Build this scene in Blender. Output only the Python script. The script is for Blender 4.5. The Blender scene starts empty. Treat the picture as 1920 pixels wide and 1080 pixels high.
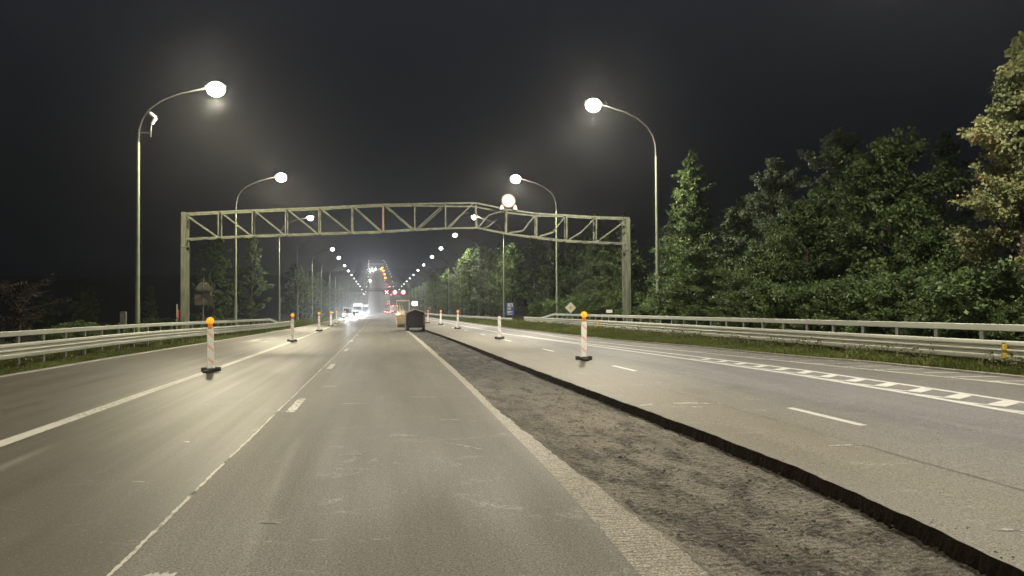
import bpy, math, random
import numpy as np
from mathutils import Vector, Matrix
R = math.radians
random.seed(7); rng = np.random.default_rng(7)
S = bpy.context.scene; COL = S.collection

# ------------------------------------------------------------------ camera
cd = bpy.data.cameras.new('camera'); cam = bpy.data.objects.new('camera', cd); COL.objects.link(cam)
cd.sensor_width = 36; cd.lens = 27.1875; cd.clip_start = 0.1; cd.clip_end = 6000
M = Matrix(((0.9863426, 0.0025349, -0.1646871, 0), (-0.1645587, -0.0271998, -0.9859922, 0),
            (-0.0069788, 0.9996268, -0.0264112, 2.0), (0, 0, 0, 1)))
cam.matrix_world = M
S.camera = cam
# ------------------------------------------------------------------ night sky, exposure
W = bpy.data.worlds.new('World'); S.world = W; W.use_nodes = True
nt = W.node_tree; bg = nt.nodes['Background']
tc = nt.nodes.new('ShaderNodeTexCoord'); sx = nt.nodes.new('ShaderNodeSeparateXYZ'); rp = nt.nodes.new('ShaderNodeValToRGB')
nz = nt.nodes.new('ShaderNodeTexNoise'); nz.inputs['Scale'].default_value = 1.6; nz.inputs['Detail'].default_value = 3
ma = nt.nodes.new('ShaderNodeMath'); ma.operation = 'MULTIPLY_ADD'; ma.inputs[1].default_value = 0.22
nt.links.new(tc.outputs['Generated'], nz.inputs['Vector']); nt.links.new(tc.outputs['Generated'], sx.inputs[0])
nt.links.new(nz.outputs['Fac'], ma.inputs[0]); nt.links.new(sx.outputs['Z'], ma.inputs[2])
nt.links.new(ma.outputs[0], rp.inputs['Fac']); nt.links.new(rp.outputs['Color'], bg.inputs['Color'])
cr = rp.color_ramp; cr.elements[0].position = 0.0; cr.elements[0].color = (0.0045, 0.0050, 0.0056, 1)
cr.elements[1].position = 0.75; cr.elements[1].color = (0.040, 0.043, 0.055, 1)
e = cr.elements.new(0.27); e.color = (0.0062, 0.0070, 0.0085, 1); e = cr.elements.new(0.48); e.color = (0.0150, 0.0165, 0.0215, 1)
bg.inputs['Strength'].default_value = 0.8
S.view_settings.view_transform = 'Standard'; S.view_settings.look = 'None'
S.view_settings.exposure = 0.0; S.view_settings.gamma = 1.0
cy = S.cycles
S.render.engine = 'CYCLES'
cy.use_denoising = True; cy.max_bounces = 4; cy.diffuse_bounces = 2; cy.glossy_bounces = 2; cy.transmission_bounces = 3
cy.transparent_max_bounces = 4; cy.volume_bounces = 0; cy.sample_clamp_indirect = 4.0; cy.use_light_tree = True
cy.caustics_reflective = False; cy.caustics_refractive = False
LAMP_W = 11500.0
for sx0 in (-0.65, 0.65):   # unseen headlamps of the camera's vehicle, added to brighten delineators and signs
    hl_ = bpy.data.lights.new('added_headlamp', 'SPOT'); hl_.energy = 20000; hl_.spot_size = R(22); hl_.spot_blend = 0.8; hl_.shadow_soft_size = 0.08; hl_.color = (1.0, 0.97, 0.92)
    ho_ = bpy.data.objects.new('added_headlamp', hl_); COL.objects.link(ho_); ho_.location = (sx0, 1.2, 0.8); ho_.rotation_euler = (R(92.5), 0, R(-4))

# ------------------------------------------------------------------ materials
def mat(name, c, rough=0.6, metal=0.0, var=0.0, scale=4.0, emit=None, es=0.0, bump=0.0, bscale=40.0, c2=None, spec=0.5, stretch=(1, 1, 1)):
    m = bpy.data.materials.new(name); m.use_nodes = True; n = m.node_tree; b = n.nodes['Principled BSDF']
    b.inputs['Base Color'].default_value = (*c, 1); b.inputs['Roughness'].default_value = rough
    b.inputs['Metallic'].default_value = metal; b.inputs['Specular IOR Level'].default_value = spec
    t = n.nodes.new('ShaderNodeTexCoord'); mp = n.nodes.new('ShaderNodeMapping'); mp.inputs['Scale'].default_value = stretch
    n.links.new(t.outputs['Object'], mp.inputs['Vector'])
    if var or c2:
        z = n.nodes.new('ShaderNodeTexNoise'); z.inputs['Scale'].default_value = scale; z.inputs['Detail'].default_value = 6
        r = n.nodes.new('ShaderNodeValToRGB'); r.color_ramp.elements[0].position = 0.3; r.color_ramp.elements[1].position = 0.7
        hi = c2 or tuple(min(1, v * (1 + var)) for v in c); lo = tuple(v * (1 - var) for v in c) if not c2 else c
        r.color_ramp.elements[0].color = (*lo, 1); r.color_ramp.elements[1].color = (*hi, 1)
        n.links.new(mp.outputs[0], z.inputs['Vector']); n.links.new(z.outputs['Fac'], r.inputs['Fac']); n.links.new(r.outputs['Color'], b.inputs['Base Color'])
    if bump:
        z2 = n.nodes.new('ShaderNodeTexNoise'); z2.inputs['Scale'].default_value = bscale; z2.inputs['Detail'].default_value = 4
        bp = n.nodes.new('ShaderNodeBump'); bp.inputs['Strength'].default_value = bump; bp.inputs['Distance'].default_value = 0.02
        n.links.new(mp.outputs[0], z2.inputs['Vector']); n.links.new(z2.outputs['Fac'], bp.inputs['Height']); n.links.new(bp.outputs[0], b.inputs['Normal'])
    if emit:
        b.inputs['Emission Color'].default_value = (*emit, 1); b.inputs['Emission Strength'].default_value = es
    return m

class NB:   # small node-graph helper
    def __init__(s, name):
        s.m = bpy.data.materials.new(name); s.m.use_nodes = True; s.n = s.m.node_tree; s.b = s.n.nodes['Principled BSDF']
        s.tc = s.n.nodes.new('ShaderNodeTexCoord'); s.sep = s.n.nodes.new('ShaderNodeSeparateXYZ'); s.l(s.tc.outputs['Object'], s.sep.inputs[0])
        s.X, s.Y, s.Z = s.sep.outputs
    def l(s, a, b): s.n.links.new(a, b)
    def put(s, sock, v):
        if isinstance(v, (int, float, tuple)): sock.default_value = v
        else: s.l(v, sock)
    def noise(s, sc, stretch=(1, 1, 1), det=5, rough=0.55, dist=0.0, off=(0, 0, 0)):
        mp = s.n.nodes.new('ShaderNodeMapping'); mp.inputs['Scale'].default_value = stretch; mp.inputs['Location'].default_value = off
        s.l(s.tc.outputs['Object'], mp.inputs[0]); z = s.n.nodes.new('ShaderNodeTexNoise'); s.l(mp.outputs[0], z.inputs['Vector'])
        z.inputs['Scale'].default_value = sc; z.inputs['Detail'].default_value = det; z.inputs['Roughness'].default_value = rough
        z.inputs['Distortion'].default_value = dist; return z.outputs['Fac']
    def ramp(s, f, a, b, lo=0.0, hi=1.0):
        r = s.n.nodes.new('ShaderNodeMapRange'); s.put(r.inputs['Value'], f); r.inputs['From Min'].default_value = a
        r.inputs['From Max'].default_value = b; r.inputs['To Min'].default_value = lo; r.inputs['To Max'].default_value = hi; return r.outputs[0]
    def math(s, op, a, b=0.0):
        m = s.n.nodes.new('ShaderNodeMath'); m.operation = op; s.put(m.inputs[0], a); s.put(m.inputs[1], b); return m.outputs[0]
    def mix(s, f, a, b, mode='MIX'):
        m = s.n.nodes.new('ShaderNodeMix'); m.data_type = 'RGBA'; m.blend_type = mode
        s.put(m.inputs[0], f); s.put(m.inputs[6], (*a, 1) if isinstance(a, tuple) else a); s.put(m.inputs[7], (*b, 1) if isinstance(b, tuple) else b); return m.outputs[2]
    def bump(s, h, st, d=0.02, prev=None):
        b = s.n.nodes.new('ShaderNodeBump'); b.inputs['Strength'].default_value = st; b.inputs['Distance'].default_value = d
        s.l(h, b.inputs['Height']);
        if prev: s.l(prev, b.inputs['Normal'])
        return b.outputs[0]

def asphalt(name, left):
    k = NB(name)
    fine = k.noise(48, det=4, rough=0.8); mid = k.noise(14, det=5); big = k.noise(0.9, (1, 0.12, 1), 4)
    streak = k.noise(2.6, (1, 0.02, 1), 4, off=(3, 0, 0)); blot = k.noise(0.55, det=6, rough=0.6)
    if left:
        base = k.mix(k.ramp(streak, 0.35, 0.65), (0.054, 0.047, 0.033), (0.078, 0.069, 0.050))
        newer = k.mix(k.ramp(big, 0.35, 0.65), (0.132, 0.123, 0.104), (0.172, 0.162, 0.140))
        side = k.math('GREATER_THAN', k.X, -2.05); col = k.mix(side, base, newer)
        shoulder = k.math('LESS_THAN', k.X, -5.75); col = k.mix(k.math('MULTIPLY', shoulder, 0.55), col, (0.070, 0.062, 0.049))
        # polished wheel tracks
        for c0, w in ((-4.55, 0.34), (-2.95, 0.34)):
            d = k.math('ABSOLUTE', k.math('ADD', k.X, -c0)); f = k.ramp(d, 0.1, w + 0.25, 0.35, 0.0)
            col = k.mix(f, col, (0.085, 0.078, 0.058))
        # pale tyre-drag arcs left by site traffic
        for a0, b0, w in ((-1.30, 0.030, 0.10), (-4.9, 0.055, 0.12)):
            cx = k.math('ADD', k.math('MULTIPLY', k.math('POWER', k.math('ABSOLUTE', k.math('ADD', k.Y, -13.0)), 1.6), b0 * -0.35), -a0)
            d = k.math('ABSOLUTE', k.math('ADD', k.X, cx)); f = k.math('MULTIPLY', k.ramp(d, 0.0, w, 0.55, 0.0), k.ramp(k.Y, 11.5, 13.0, 1.0, 0.0))
            f = k.math('MULTIPLY', f, k.ramp(blot, 0.3, 0.6)); col = k.mix(f, col, (0.26, 0.25, 0.22))
        rough = k.ramp(streak, 0.3, 0.7, 0.42, 0.58)
        rough = k.math('ADD', rough, k.math('MULTIPLY', side, 0.12))
    else:
        g = k.mix(k.ramp(big, 0.35, 0.65), (0.135, 0.131, 0.137), (0.180, 0.174, 0.181))
        dusty = k.mix(k.ramp(streak, 0.3, 0.7), (0.165, 0.149, 0.118), (0.205, 0.188, 0.152))
        f = k.ramp(k.math('ADD', k.X, k.math('MULTIPLY', blot, 1.6)), 7.0, 9.4); col = k.mix(f, dusty, g)
        outer = k.ramp(k.X, 11.75, 11.95); col = k.mix(k.math('MULTIPLY', outer, 0.6), col, (0.128, 0.118, 0.104))
        rough = k.ramp(streak, 0.3, 0.7, 0.55, 0.68)
    grain2 = k.noise(21, det=3, rough=0.8, off=(4, 4, 4)); col = k.mix(k.ramp(grain2, 0.60, 0.66, 0, 0.5), col, (0.28, 0.27, 0.24)); col = k.mix(k.ramp(grain2, 0.40, 0.34, 0, 0.5), col, (0.05, 0.045, 0.036))
    # dust patches and scuffs
    scuff = k.noise(1.5, (0.6, 0.9, 1), 8, 0.68, 1.2, off=(9, 4, 0))
    f = k.math('MULTIPLY', k.ramp(scuff, 0.57, 0.67), k.ramp(mid, 0.38, 0.6)); f = k.math('MULTIPLY', f, k.ramp(k.X, -2.3, -1.9, 0.25, 1.0)); col = k.mix(k.math('MULTIPLY', f, 0.6), col, (0.31, 0.30, 0.27))
    dk = k.ramp(k.noise(0.8, (1, 0.3, 1), 5, off=(1, 7, 0)), 0.60, 0.72); col = k.mix(k.math('MULTIPLY', dk, 0.35), col, (0.07, 0.065, 0.055))
    # patched seams across the road
    agg = k.ramp(fine, 0.38, 0.62, 0.35, 1.65); v = k.n.nodes.new('ShaderNodeHueSaturation'); k.l(col, v.inputs['Color']); k.l(k.math('MULTIPLY', agg, k.ramp(mid, 0.3, 0.7, 0.9, 1.1)), v.inputs['Value'])
    k.l(v.outputs[0], k.b.inputs['Base Color']); k.l(rough, k.b.inputs['Roughness']); k.b.inputs['Specular IOR Level'].default_value = 0.33 if left else 0.40
    k.l(k.bump(fine, 0.35, 0.008, k.bump(mid, 0.15, 0.01)), k.b.inputs['Normal']); return k.m

def milled(name, ledge=False):
    k = NB(name); fine = k.noise(60, det=4, rough=0.75); mid = k.noise(9, det=7, rough=0.7); big = k.noise(0.9, (1, 0.25, 1), 6, 0.65)
    if ledge:
        col = k.mix(k.ramp(mid, 0.3, 0.7), (0.36, 0.335, 0.28), (0.54, 0.51, 0.44))
    else:
        col = k.mix(k.ramp(big, 0.36, 0.62), (0.135, 0.121, 0.098), (0.285, 0.262, 0.218))
        col = k.mix(k.ramp(k.noise(2.2, (1, 0.5, 1), 6, 0.7, 0.5, (5, 5, 0)), 0.48, 0.60, 0, 0.8), col, (0.060, 0.054, 0.045)); sp = k.noise(17, (1, 0.6, 1), 6, 0.8, 0.6); col = k.mix(k.ramp(sp, 0.55, 0.62, 0, 0.8), col, (0.050, 0.041, 0.032)); col = k.mix(k.ramp(sp, 0.46, 0.40, 0, 0.6), col, (0.30, 0.285, 0.25))
        tack = k.math('MULTIPLY', k.ramp(k.math('ADD', k.Y, k.math('MULTIPLY', big, 14.0)), 24.0, 34.0), 0.8)
        tk = k.mix(k.ramp(k.noise(1.1, (1.2, 0.3, 1), 6, 0.7, 1.0), 0.45, 0.68), (0.042, 0.042, 0.040), (0.17, 0.17, 0.165)); col = k.mix(tack, col, tk)
    agg = k.ramp(fine, 0.36, 0.64, 0.3, 1.7); v = k.n.nodes.new('ShaderNodeHueSaturation'); k.l(col, v.inputs['Color']); k.l(agg, v.inputs['Value'])
    k.l(v.outputs[0], k.b.inputs['Base Color']); k.b.inputs['Roughness'].default_value = 0.85; k.b.inputs['Specular IOR Level'].default_value = 0.3
    w = k.n.nodes.new('ShaderNodeTexWave'); w.wave_type = 'BANDS'; w.bands_direction = 'Y'; w.inputs['Scale'].default_value = 4.2 if ledge else 3.0
    w.inputs['Distortion'].default_value = 3.0; w.inputs['Detail'].default_value = 3; w.inputs['Detail Scale'].default_value = 3
    k.l(k.tc.outputs['Object'], w.inputs['Vector'])
    nb = k.bump(w.outputs['Fac'], 1.0, 0.022 if ledge else 0.03); nb = k.bump(mid, 1.0, 0.045, nb); nb = k.bump(fine, 0.8, 0.012, nb)
    k.l(nb, k.b.inputs['Normal']); return k.m

def paint(name, worn=0.35, c=(0.74, 0.73, 0.68), under=(0.15, 0.14, 0.12), sc=14):
    k = NB(name); a = k.noise(sc, (1, 0.5, 1), 7, 0.75); b = k.noise(1.1, (1, 0.4, 1), 4)
    f = k.ramp(k.math('ADD', a, k.math('MULTIPLY', k.math('ADD', b, -0.5), 0.5)), 0.42 + worn * 0.3, 0.52 + worn * 0.32)
    col = k.mix(k.math('SUBTRACT', 1.0, f), under, c) if False else k.mix(f, c, under)
    dirty = k.ramp(k.noise(5, det=4), 0.3, 0.7, 0.82, 1.0); v = k.n.nodes.new('ShaderNodeHueSaturation'); k.l(col, v.inputs['Color']); k.l(dirty, v.inputs['Value'])
    k.l(v.outputs[0], k.b.inputs['Base Color']); k.b.inputs['Roughness'].default_value = 0.6; return k.m

def leafmat(name, cs, trans=0.35):
    m = bpy.data.materials.new(name); m.use_nodes = True; n = m.node_tree; b = n.nodes['Principled BSDF']; o = n.nodes['Material Output']
    g = n.nodes.new('ShaderNodeNewGeometry'); r = n.nodes.new('ShaderNodeValToRGB'); r.color_ramp.interpolation = 'LINEAR'
    r.color_ramp.elements[0].color = (*cs[0], 1); r.color_ramp.elements[1].color = (*cs[-1], 1)
    for i, c in enumerate(cs[1:-1]): q = r.color_ramp.elements.new((i + 1) / (len(cs) - 1)); q.color = (*c, 1)
    t = n.nodes.new('ShaderNodeTexCoord'); z = n.nodes.new('ShaderNodeTexNoise'); z.inputs['Scale'].default_value = 0.55; z.inputs['Detail'].default_value = 3
    n.links.new(t.outputs['Object'], z.inputs['Vector'])
    a = n.nodes.new('ShaderNodeMath'); a.operation = 'MULTIPLY_ADD'; a.inputs[1].default_value = 0.5
    s2 = n.nodes.new('ShaderNodeMath'); s2.operation = 'MULTIPLY_ADD'; s2.inputs[1].default_value = 1.7; s2.inputs[2].default_value = -0.62
    n.links.new(z.outputs['Fac'], s2.inputs[0]); n.links.new(g.outputs['Random Per Island'], a.inputs[0]); n.links.new(s2.outputs[0], a.inputs[2])
    n.links.new(a.outputs[0], r.inputs['Fac']); n.links.new(r.outputs['Color'], b.inputs['Base Color']); b.inputs['Roughness'].default_value = 0.5
    b.inputs['Specular IOR Level'].default_value = 0.35
    tr = n.nodes.new('ShaderNodeBsdfTranslucent'); mx = n.nodes.new('ShaderNodeMixShader'); mx.inputs[0].default_value = trans
    n.links.new(r.outputs['Color'], tr.inputs['Color']); n.links.new(b.outputs[0], mx.inputs[1]); n.links.new(tr.outputs[0], mx.inputs[2]); n.links.new(mx.outputs[0], o.inputs['Surface'])
    return m

def stripes():
    k = NB('glare_paled_red_white'); s = k.math('ADD', k.Z, k.math('MULTIPLY', k.X, 0.9))
    f = k.math('GREATER_THAN', k.math('FRACT', k.math('MULTIPLY', s, 2.35)), 0.74)
    col = k.mix(f, (0.92, 0.91, 0.89), (0.91, 0.60, 0.48)); k.l(col, k.b.inputs['Base Color']); k.b.inputs['Roughness'].default_value = 0.35; return k.m  # red bands paled towards white: overexposed glare put into the colour

MT = dict(
    road_l=asphalt('asphalt_left', True), road_r=asphalt('asphalt_right', False), floor=milled('milled_floor'), ledge=milled('milled_ledge', True),
    cut=mat('cut_asphalt_face', (0.017, 0.011, 0.007), 0.95, spec=0.15, var=0.5, scale=25, bump=1.0, bscale=30),
    paint=paint('road_paint', 0.42, (0.52, 0.51, 0.46), (0.11, 0.10, 0.085)), worn=paint('worn_road_paint', 0.18), fresh=paint('fresh_road_paint', 0.6, (0.66, 0.65, 0.62)), joint=paint('joint_sealant', 0.33, (0.60, 0.58, 0.50), (0.035, 0.03, 0.022), 3.2),
    seam=paint('open_seam', 0.10, (0.085, 0.076, 0.062), (0.165, 0.155, 0.135), 5), seamf=paint('faint_seam', 0.12, (0.075, 0.068, 0.055), (0.14, 0.131, 0.11), 4),
    dust=paint('chalky_scrape', 0.02, (0.34, 0.33, 0.29), (0.17, 0.16, 0.135), 9),
    soil=mat('verge_soil', (0.035, 0.030, 0.018), 0.95, c2=(0.050, 0.055, 0.022), scale=1.5, bump=0.6, bscale=8),
    kerb=mat('concrete_kerb', (0.19, 0.175, 0.145), 0.85, var=0.3, scale=5, bump=0.3),
    galv=mat('galvanised_steel', (0.44, 0.45, 0.39), 0.6, 0.1, var=0.12, scale=1.5, stretch=(1, 0.3, 2)),
    galv_dark=mat('galvanised_post', (0.30, 0.31, 0.27), 0.55, 0.2, var=0.25, scale=6),
    pole=mat('green_grey_pole', (0.20, 0.235, 0.155), 0.5, 0.0, var=0.15, scale=3), arm=mat('grey_arm', (0.055, 0.058, 0.052), 0.6, spec=0.2),
    truss=mat('weathered_truss_paint', (0.065, 0.073, 0.048), 0.7, c2=(0.19, 0.20, 0.145), scale=3.5, bump=0.2), rust=mat('orange_primer', (0.34, 0.17, 0.08), 0.7, var=0.3),
    trusspost=mat('mossy_post_paint', (0.065, 0.075, 0.045), 0.8, c2=(0.15, 0.16, 0.11), scale=1.8, bump=0.2, stretch=(3, 3, 0.5)),
    bowl=mat('lit_lamp_bowl', (1, 1, 1), 0.4, emit=(1.0, 0.92, 0.72), es=110.0), bowl_far=mat('lit_lamp_bowl_far', (1, 1, 1), 0.4, emit=(0.95, 0.96, 0.92), es=14.0), bowl_dim=mat('lit_lamp_bowl_dim', (1, 1, 1), 0.4, emit=(0.9, 0.97, 0.95), es=3.0), bowl_off=mat('unlit_lamp_bowl', (0.25, 0.26, 0.25), 0.2),
    white=mat('white_plastic', (0.78, 0.70, 0.66), 0.4), grey=mat('grey_paint', (0.105, 0.105, 0.09), 0.6, var=0.15), backgrey=mat('sign_back', (0.07, 0.067, 0.058), 0.6, var=0.15, scale=2),
    black=mat('black_rubber', (0.022, 0.021, 0.020), 0.75, var=0.3, scale=12), stripes=stripes(),
    amber=mat('amber_lens', (0.9, 0.42, 0.02), 0.25, emit=(1.0, 0.42, 0.02), es=0.75), amber_box=mat('amber_lamp_body', (0.55, 0.2, 0.01), 0.4, emit=(1.0, 0.25, 0.01), es=0.25),
    reflector=mat('amber_reflector', (0.95, 0.62, 0.03), 0.3), fadedred=mat('faded_red_rim', (0.38, 0.20, 0.15), 0.6, var=0.2), red=mat('sign_red', (0.55, 0.06, 0.04), 0.45), brightface=mat('clean_sign_white', (0.92, 0.92, 0.90), 0.4), face=mat('sign_white_face', (0.72, 0.73, 0.66), 0.5, var=0.08), sgrey=mat('faded_sign_mark', (0.50, 0.53, 0.48), 0.6),
    yellow=mat('sign_yellow', (0.85, 0.66, 0.08), 0.45), blue=mat('sign_blue', (0.03, 0.13, 0.42), 0.45),
    head=mat('headlight_on', (1, 1, 1), 0.3, emit=(0.93, 0.97, 1.0), es=90), tail=mat('tail_light_on', (1, 0.1, 0.05), 0.3, emit=(1.0, 0.12, 0.12), es=26), oran=mat('orange_beacon_on', (1, 0.4, 0.05), 0.3, emit=(1.0, 0.34, 0.04), es=30),
    work=mat('work_light_on', (1, 1, 1), 0.3, emit=(1.0, 0.98, 0.85), es=12), redled=mat('red_signal_on', (1, 0.2, 0.2), 0.3, emit=(1.0, 0.50, 0.50), es=3.0), redring=mat('red_ring_on', (1, 0.05, 0.05), 0.3, emit=(1.0, 0.04, 0.08), es=1.0), sigbox=mat('glow_tinted_housing', (0.05, 0.01, 0.015), 0.4),
    carw=mat('car_paint_white', (0.6, 0.62, 0.64), 0.3), card=mat('car_paint_dark', (0.06, 0.07, 0.09), 0.3), glass=mat('dark_glass', (0.02, 0.025, 0.03), 0.08), tyre=mat('tyre', (0.02, 0.02, 0.02), 0.8), rim=mat('rim', (0.4, 0.4, 0.4), 0.4, 0.6),
    myel=mat('site_machine_yellow', (0.22, 0.165, 0.07), 0.5, var=0.2), mcream=mat('cream_cab', (0.46, 0.40, 0.30), 0.5, var=0.1), mdark=mat('tar_black_steel', (0.010, 0.008, 0.007), 0.7, spec=0.2, c2=(0.022, 0.016, 0.011), scale=3), mdrum=mat('dusty_drum', (0.20, 0.125, 0.05), 0.6, var=0.3), canopy=mat('dusty_canopy', (0.30, 0.27, 0.20), 0.7, var=0.3, scale=3),
    bark=mat('bark', (0.06, 0.048, 0.035), 0.9, var=0.35, scale=6, bump=0.6, bscale=18, stretch=(3, 3, 0.7)),
    leaf_g=leafmat('green_leaves', [(0.040, 0.068, 0.024), (0.100, 0.158, 0.052), (0.205, 0.26, 0.092)]),
    leaf_d=leafmat('dull_green_leaves', [(0.048, 0.074, 0.036), (0.105, 0.150, 0.068), (0.19, 0.235, 0.105)]),
    leaf_p=leafmat('pale_green_leaves', [(0.07, 0.10, 0.065), (0.145, 0.185, 0.11), (0.22, 0.26, 0.15)]),
    leaf_y=leafmat('turning_leaves', [(0.10, 0.135, 0.06), (0.24, 0.27, 0.12), (0.33, 0.35, 0.16), (0.34, 0.22, 0.12)]),
    leaf_dry=leafmat('dry_branches_leaves', [(0.025, 0.023, 0.018), (0.036, 0.034, 0.026), (0.05, 0.047, 0.036)]),
    weed=leafmat('roadside_weeds', [(0.05, 0.05, 0.02), (0.10, 0.105, 0.04), (0.17, 0.15, 0.08), (0.20, 0.19, 0.14)], 0.25),
    grass=leafmat('verge_grass_blades', [(0.06, 0.08, 0.02), (0.12, 0.155, 0.035), (0.20, 0.19, 0.08)], 0.25),
)

# ------------------------------------------------------------------ mesh helpers
class MB:
    def __init__(s): s.v = []; s.f = []
    def add(s, vs, fs):
        o = len(s.v); s.v += [tuple(v) for v in vs]; s.f += [tuple(i + o for i in f) for f in fs]; return s
    def box(s, c, d, rz=0.0, bev=0.0):
        x, y, z = [q / 2 for q in d]; m = Matrix.Rotation(rz, 3, 'Z'); c = Vector(c)
        if bev:
            b = bev; pr = [(-x + b, -y), (x - b, -y), (x, -y + b), (x, y - b), (x - b, y), (-x + b, y), (-x, y - b), (-x, -y + b)]
            vs = []
            for (zz, k) in ((-z, 1 - b / max(x, y)), (-z + b, 1), (z - b, 1), (z, 1 - b / max(x, y))): vs += [c + m @ Vector((p[0] * k, p[1] * k, zz)) for p in pr]
            fs = [tuple(range(7, -1, -1)), tuple(range(24, 32))]
            for r_ in range(3): fs += [(r_ * 8 + i, r_ * 8 + (i + 1) % 8, r_ * 8 + 8 + (i + 1) % 8, r_ * 8 + 8 + i) for i in range(8)]
            return s.add(vs, fs)
        vs = [c + m @ Vector(p) for p in ((-x, -y, -z), (x, -y, -z), (x, y, -z), (-x, y, -z), (-x, -y, z), (x, -y, z), (x, y, z), (-x, y, z))]
        return s.add(vs, [(0, 3, 2, 1), (4, 5, 6, 7), (0, 1, 5, 4), (1, 2, 6, 5), (2, 3, 7, 6), (3, 0, 4, 7)])
    def beam(s, p, q, w, h, up=(0, 0, 1)):
        p = Vector(p); q = Vector(q); d = (q - p).normalized(); r_ = d.cross(Vector(up)); r_ = r_.normalized() if r_.length > 1e-4 else Vector((1, 0, 0)); u = r_.cross(d)
        a = [r_ * (w / 2) * i + u * (h / 2) * j for i, j in ((-1, -1), (1, -1), (1, 1), (-1, 1))]
        return s.add([p + t for t in a] + [q + t for t in a], [(0, 1, 2, 3), (7, 6, 5, 4), (0, 4, 5, 1), (1, 5, 6, 2), (2, 6, 7, 3), (3, 7, 4, 0)])
    def tube(s, pts, rad, n=10, cap=True):
        pts = [Vector(p) for p in pts]; rad = rad if hasattr(rad, '__len__') else [rad] * len(pts); vs = []; prev = None
        for i, p in enumerate(pts):
            d = (pts[min(i + 1, len(pts) - 1)] - pts[max(i - 1, 0)]).normalized()
            if prev is None: prev = d.cross(Vector((0.31, 0.95, 0.05)) if abs(d.z) > 0.9 else Vector((0, 0, 1))).normalized()
            u = (prev - d * prev.dot(d)).normalized(); w = d.cross(u); prev = u
            vs += [p + (u * math.cos(2 * math.pi * k / n) + w * math.sin(2 * math.pi * k / n)) * rad[i] for k in range(n)]
        fs = [(i * n + k, i * n + (k + 1) % n, (i + 1) * n + (k + 1) % n, (i + 1) * n + k) for i in range(len(pts) - 1) for k in range(n)]
        if cap: fs += [tuple(range(n - 1, -1, -1)), tuple(range((len(pts) - 1) * n, len(pts) * n))]
        return s.add(vs, fs)
    def prism(s, poly, y0, y1, axis='y'):   # polygon in x-z extruded along y (or y-z along x)
        n = len(poly); mk = (lambda a, b, t: (a, t, b)) if axis == 'y' else (lambda a, b, t: (t, a, b)) if axis == 'x' else (lambda a, b, t: (a, b, t))
        vs = [mk(a, b, y0) for a, b in poly] + [mk(a, b, y1) for a, b in poly]
        return s.add(vs, [tuple(range(n)), tuple(range(2 * n - 1, n - 1, -1))] + [(i, n + i, n + (i + 1) % n, (i + 1) % n) for i in range(n)])
    def disc(s, c, r, t, n=28, axis='y'):
        return s.prism([(c[0] + r * math.cos(2 * math.pi * k / n), c[2] + r * math.sin(2 * math.pi * k / n)) for k in range(n)], c[1] - t / 2, c[1] + t / 2) if axis == 'y' else \
            s.prism([(c[1] + r * math.cos(2 * math.pi * k / n), c[2] + r * math.sin(2 * math.pi * k / n)) for k in range(n)], c[0] - t / 2, c[0] + t / 2, 'x')
    def ring(s, c, r0, r1, t, n=32):
        vs = []
        for yy in (c[1] - t / 2, c[1] + t / 2):
            for r_ in (r0, r1): vs += [(c[0] + r_ * math.cos(2 * math.pi * k / n), yy, c[2] + r_ * math.sin(2 * math.pi * k / n)) for k in range(n)]
        fs = []
        for k in range(n):
            j = (k + 1) % n; fs += [(k, j, n + j, n + k), (2 * n + j, 2 * n + k, 3 * n + k, 3 * n + j), (n + k, n + j, 3 * n + j, 3 * n + k), (j, k, 2 * n + k, 2 * n + j)]
        return s.add(vs, fs)
    def ball(s, c, r, nu=14, nv=8, sc=(1, 1, 1)):
        vs = [(c[0], c[1], c[2] - r * sc[2])]
        for j in range(1, nv):
            a = math.pi * j / nv - math.pi / 2
            vs += [(c[0] + r * sc[0] * math.cos(a) * math.cos(2 * math.pi * k / nu), c[1] + r * sc[1] * math.cos(a) * math.sin(2 * math.pi * k / nu), c[2] + r * sc[2] * math.sin(a)) for k in range(nu)]
        vs.append((c[0], c[1], c[2] + r * sc[2])); fs = [(0, 1 + (k + 1) % nu, 1 + k) for k in range(nu)]
        for j in range(nv - 2): fs += [(1 + j * nu + k, 1 + j * nu + (k + 1) % nu, 1 + (j + 1) * nu + (k + 1) % nu, 1 + (j + 1) * nu + k) for k in range(nu)]
        t = len(vs) - 1; b = 1 + (nv - 2) * nu; fs += [(t, b + k, b + (k + 1) % nu) for k in range(nu)]
        return s.add(vs, fs)
    def build(s, name, m, parent=None, smooth=False, world=False, **tags):
        off = parent.location if (world and parent) else Vector((0, 0, 0))
        me = bpy.data.meshes.new(name); me.from_pydata([(v[0] - off[0], v[1] - off[1], v[2] - off[2]) for v in s.v], [], s.f); me.validate()
        return link(name, me, m, parent, smooth, **tags)
def link(name, me, m, parent=None, smooth=False, **tags):
    if m: me.materials.append(MT[m])
    if smooth:
        me.shade_smooth() if hasattr(me, 'shade_smooth') else None
        try: me.set_sharp_from_angle(angle=R(40))
        except Exception: pass
    o = bpy.data.objects.new(name, me); COL.objects.link(o)
    if parent: o.parent = parent
    for k_, v_ in tags.items(): o[k_] = v_
    return o
def thing(name, label, cat, loc=(0, 0, 0), rz=0.0, group=None):
    o = bpy.data.objects.new(name, None); COL.objects.link(o); o.location = loc; o.rotation_euler = (0, 0, rz); o.empty_display_size = 0.2
    o['label'] = label; o['category'] = cat
    if group: o['group'] = group
    return o
def dup(root, loc, rz=None, label=None, group=None, scale=None, parent=None):
    c = root.copy(); COL.objects.link(c)
    if parent is None:
        c.location = loc
        if rz is not None: c.rotation_euler = (0, 0, rz)
        if label: c['label'] = label
        if group: c['group'] = group
        if scale: c.scale = scale
    for ch in root.children:
        d = dup(ch, None, parent=c); d.parent = c
    return c
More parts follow.
